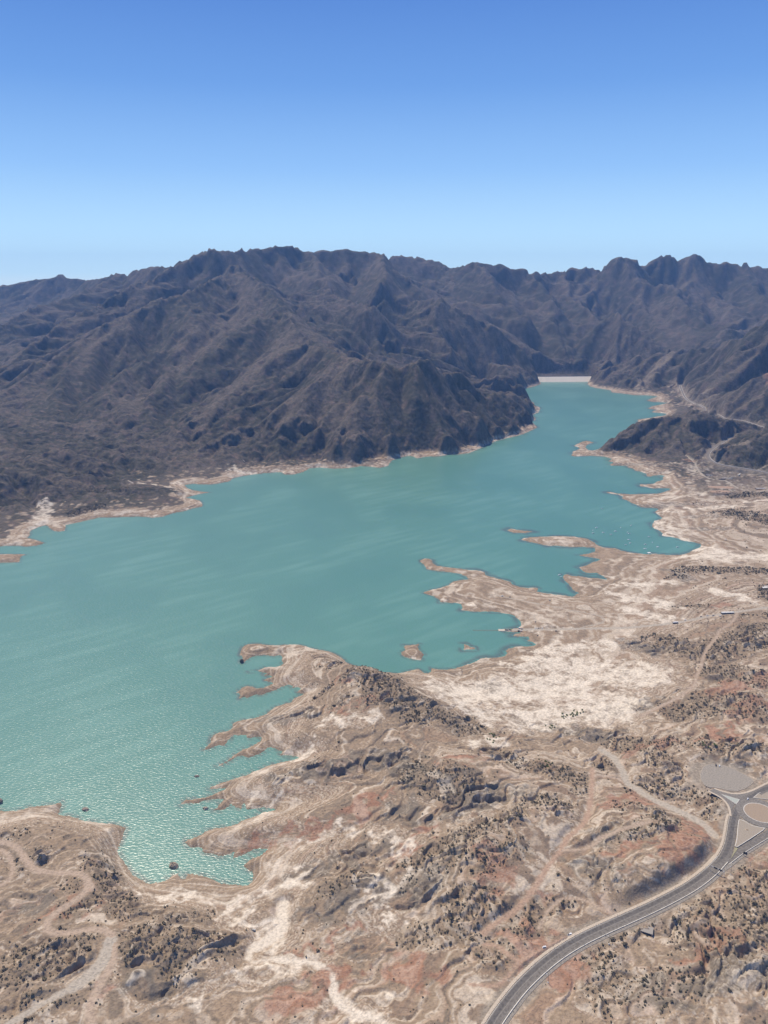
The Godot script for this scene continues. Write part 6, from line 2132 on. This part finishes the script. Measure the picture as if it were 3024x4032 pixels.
func leaf_mass(seed_: int, leaves: int) -> ArrayMesh:
	# a low dome of many small leaf clumps over short limbs
	var r := RandomNumberGenerator.new()
	r.seed = seed_
	var s := Shape.new()
	for k in 4:
		var a := r.randf() * TAU
		s.tube(Vector3(0, -0.2, 0), Vector3(cos(a) * 0.45, 0.55, sin(a) * 0.45), 0.06, 0.02, 3)
	var lobes := []
	for k in 5:
		var a := r.randf() * TAU
		lobes.append([Vector3(cos(a) * r.randf_range(0.15, 0.6), r.randf_range(0.28, 0.62), sin(a) * r.randf_range(0.15, 0.6)), r.randf_range(0.32, 0.52)])
	for k in leaves:
		var lobe: Array = lobes[k % lobes.size()]
		var dir := Vector3(r.randfn(), r.randfn() * 0.8 + 0.25, r.randfn()).normalized()
		var c: Vector3 = lobe[0] + dir * float(lobe[1]) * r.randf_range(0.75, 1.05)
		if c.y < 0.02:
			c.y = 0.02
		var u := dir.cross(Vector3(r.randfn(), r.randfn(), r.randfn())).normalized()
		var w := dir.cross(u)
		var q := r.randf_range(0.16, 0.28)
		var tilt := dir * q * r.randf_range(-0.5, 0.5)
		s.quad(c - u * q, c + w * q + tilt, c + u * q, c - w * q - tilt)
	return s.mesh()

func build_shrub_kinds() -> void:
	for k in 3:
		shrub_meshes.append(leaf_mass(100 + k, 46))
	shrub_dark = mat(0.110, 0.096, 0.068, 0.95)
	shrub_olive = mat(0.150, 0.132, 0.086, 0.95)
	shrub_green = mat(0.12, 0.155, 0.045, 0.9)
	for m in [shrub_dark, shrub_olive, shrub_green]:
		m.metallic_specular = 0.2

func build_shrubs() -> void:
	var r := RandomNumberGenerator.new()
	r.seed = 5
	var spots := []
	var step := 4.0
	for j in int((3000.0 - 480.0) / step):
		var z0 := -480.0 - j * step
		for i in int(3000.0 / step):
			var x := -1100.0 + i * step + r.randf() * step
			var z := z0 - r.randf() * step
			var pick := r.randf()
			var size := r.randf()
			var half := 0.58 * -z + 120.0
			if absf(x) > half:
				continue
			var w1 := n_warp.get_noise_2d(x * 1.7, z * 1.7)
			var v := smoothstep(0.15, 0.8, f_veg.lerped(x + w1 * 15.0, z - w1 * 15.0))
			var clump := n_mid.get_noise_2d(x * 1.1, z * 1.1 - 90.0) * 0.6 + 0.6
			var p := v * clump * 1.9 + 0.045
			if pick > p:
				continue
			var y := land_height(x, z)
			if y < 5.0 or (y < 13.0 and v < 0.3) or g_track < 0.8:
				continue
			if g_kind == 9 and g_track < 3.0:
				continue
			if v < 0.2 and f_white.lerped(x, z) > 0.2:
				continue
			var rad := lerpf(0.55, 2.1, pow(size, 2.2)) * (1.0 + 0.35 * v)
			if z < -1500.0:
				rad *= 1.25
			if size > 0.985:
				rad *= 1.5
			spots.append([Vector3(x, y - 0.1, z), rad, r.randf() * TAU, r.randi() % 3, r.randf()])
	for g in [[Vector3(312.7, 12.0, -1155.6), 12], [Vector3(330.8, 12.0, -1165.1), 12], [Vector3(281.6, 13.0, -1120.8), 8], [Vector3(178.9, 16.0, -1076.2), 9], [Vector3(171.0, 16.0, -1059.0), 6], [Vector3(488.6, 44.0, -1011.4), 8], [Vector3(242.2, 40.0, -990.8), 10]]:
		for k in int(g[1]):
			var p: Vector3 = g[0] + Vector3(r.randfn() * 7.0, 0, r.randfn() * 5.0)
			p.y = land_height(p.x, p.z)
			spots.append([p, r.randf_range(1.6, 2.8), r.randf() * TAU, r.randi() % 3, 2.0])
	# the largest seen become single plants
	var eye := Vector3(0, 730, 0)
	spots.sort_custom(func(a, b): return a[1] / a[0].distance_to(eye) > b[1] / b[0].distance_to(eye))
	var single := mini(300, spots.size())
	for k in single:
		var q: Array = spots[k]
		var p: Vector3 = q[0]
		var near_by := ["the outer guard rail", "the beige footpath", "the straight red dirt track", "the winding dirt road on the left headland", "the white wash", "the oval car park", "the crest of the peninsula", "the dry stream bed", "the cliff facing the inlet"]
		var marks := [Vector2(330, -690), Vector2(235, -690), Vector2(300, -830), Vector2(-330, -760), Vector2(-110, -690), Vector2(470, -975), Vector2(60, -1290), Vector2(390, -1010), Vector2(-300, -840)]
		var pick := 0
		for e in marks.size():
			if marks[e].distance_to(Vector2(p.x, p.z)) < marks[pick].distance_to(Vector2(p.x, p.z)):
				pick = e
		if right_of_road(p):
			pick = 0
		elif pick == 0:
			pick = 1
		var m := shrub_green if q[4] > 1.5 else (shrub_olive if q[4] > 0.7 else shrub_dark)
		var tone := "bright green" if q[4] > 1.5 else ("olive" if q[4] > 0.7 else "dark")
		var bulk := "big" if q[1] > 2.9 else ("mid sized" if q[1] > 2.3 else "small")
		var where := "nearest to %s" % near_by[pick]
		var grp := "%s %s shrubs near %s" % [bulk, tone, near_by[pick]]
		var o := put(self, "desert_shrub", shrub_meshes[q[3]], m, p, q[2])
		o.scale = Vector3(q[1], q[1] * 0.85, q[1])
		tag(o, "%s %s rounded shrub %s" % [bulk, tone, where], "shrub", grp)
	for kind in 3:
		var list := []
		for k in range(single, spots.size()):
			if int(spots[k][3]) == kind:
				list.append(spots[k])
		var mm := MultiMesh.new()
		mm.transform_format = MultiMesh.TRANSFORM_3D
		mm.use_colors = true
		mm.mesh = shrub_meshes[kind]
		mm.instance_count = list.size()
		for k in list.size():
			var q: Array = list[k]
			var b := Basis(Vector3.UP, q[2]).scaled(Vector3(q[1], q[1] * 0.85, q[1]))
			mm.set_instance_transform(k, Transform3D(b, q[0]))
			mm.set_instance_color(k, lin(0.12, 0.155, 0.045) if q[4] > 1.5 else lin(0.115, 0.100, 0.068).lerp(lin(0.20, 0.172, 0.115), q[4]))
		var mi := MultiMeshInstance3D.new()
		mi.name = numbered("desert_scrub")
		mi.multimesh = mm
		var vm := mat(1, 1, 1, 0.95)
		vm.vertex_color_use_as_albedo = true
		vm.vertex_color_is_srgb = true
		vm.metallic_specular = 0.2
		mi.material_override = vm
		mi.set_meta("kind", "stuff")
		mi.set_meta("label", "small dark shrubs dotted over the dry hills")
		add_child(mi)
	print("shrubs ", spots.size())

func right_of_road(p: Vector3) -> bool:
	var best := 1e9
	var out := false
	for k in hw_line.size():
		var d := hw_line[k].distance_squared_to(p)
		if d < best:
			best = d
			out = (p - hw_line[k]).dot(side(hw_line, k)) > 0.0
	return out


func _ready() -> void:
	setup_view()
	var t0 := Time.get_ticks_msec()
	build_noises()
	build_outlines()
	build_fields()
	build_tracks()
	build_materials()
	print("fields ", Time.get_ticks_msec() - t0)
	build_terrain()
	print("terrain ", Time.get_ticks_msec() - t0)
	build_water()
	print("water ", Time.get_ticks_msec() - t0)
	build_roads()
	build_shrub_kinds()
	build_dam()
	build_furniture()
	build_vehicles()
	build_boats()
	build_rocks()
	build_shrubs()
	print("all ", Time.get_ticks_msec() - t0)
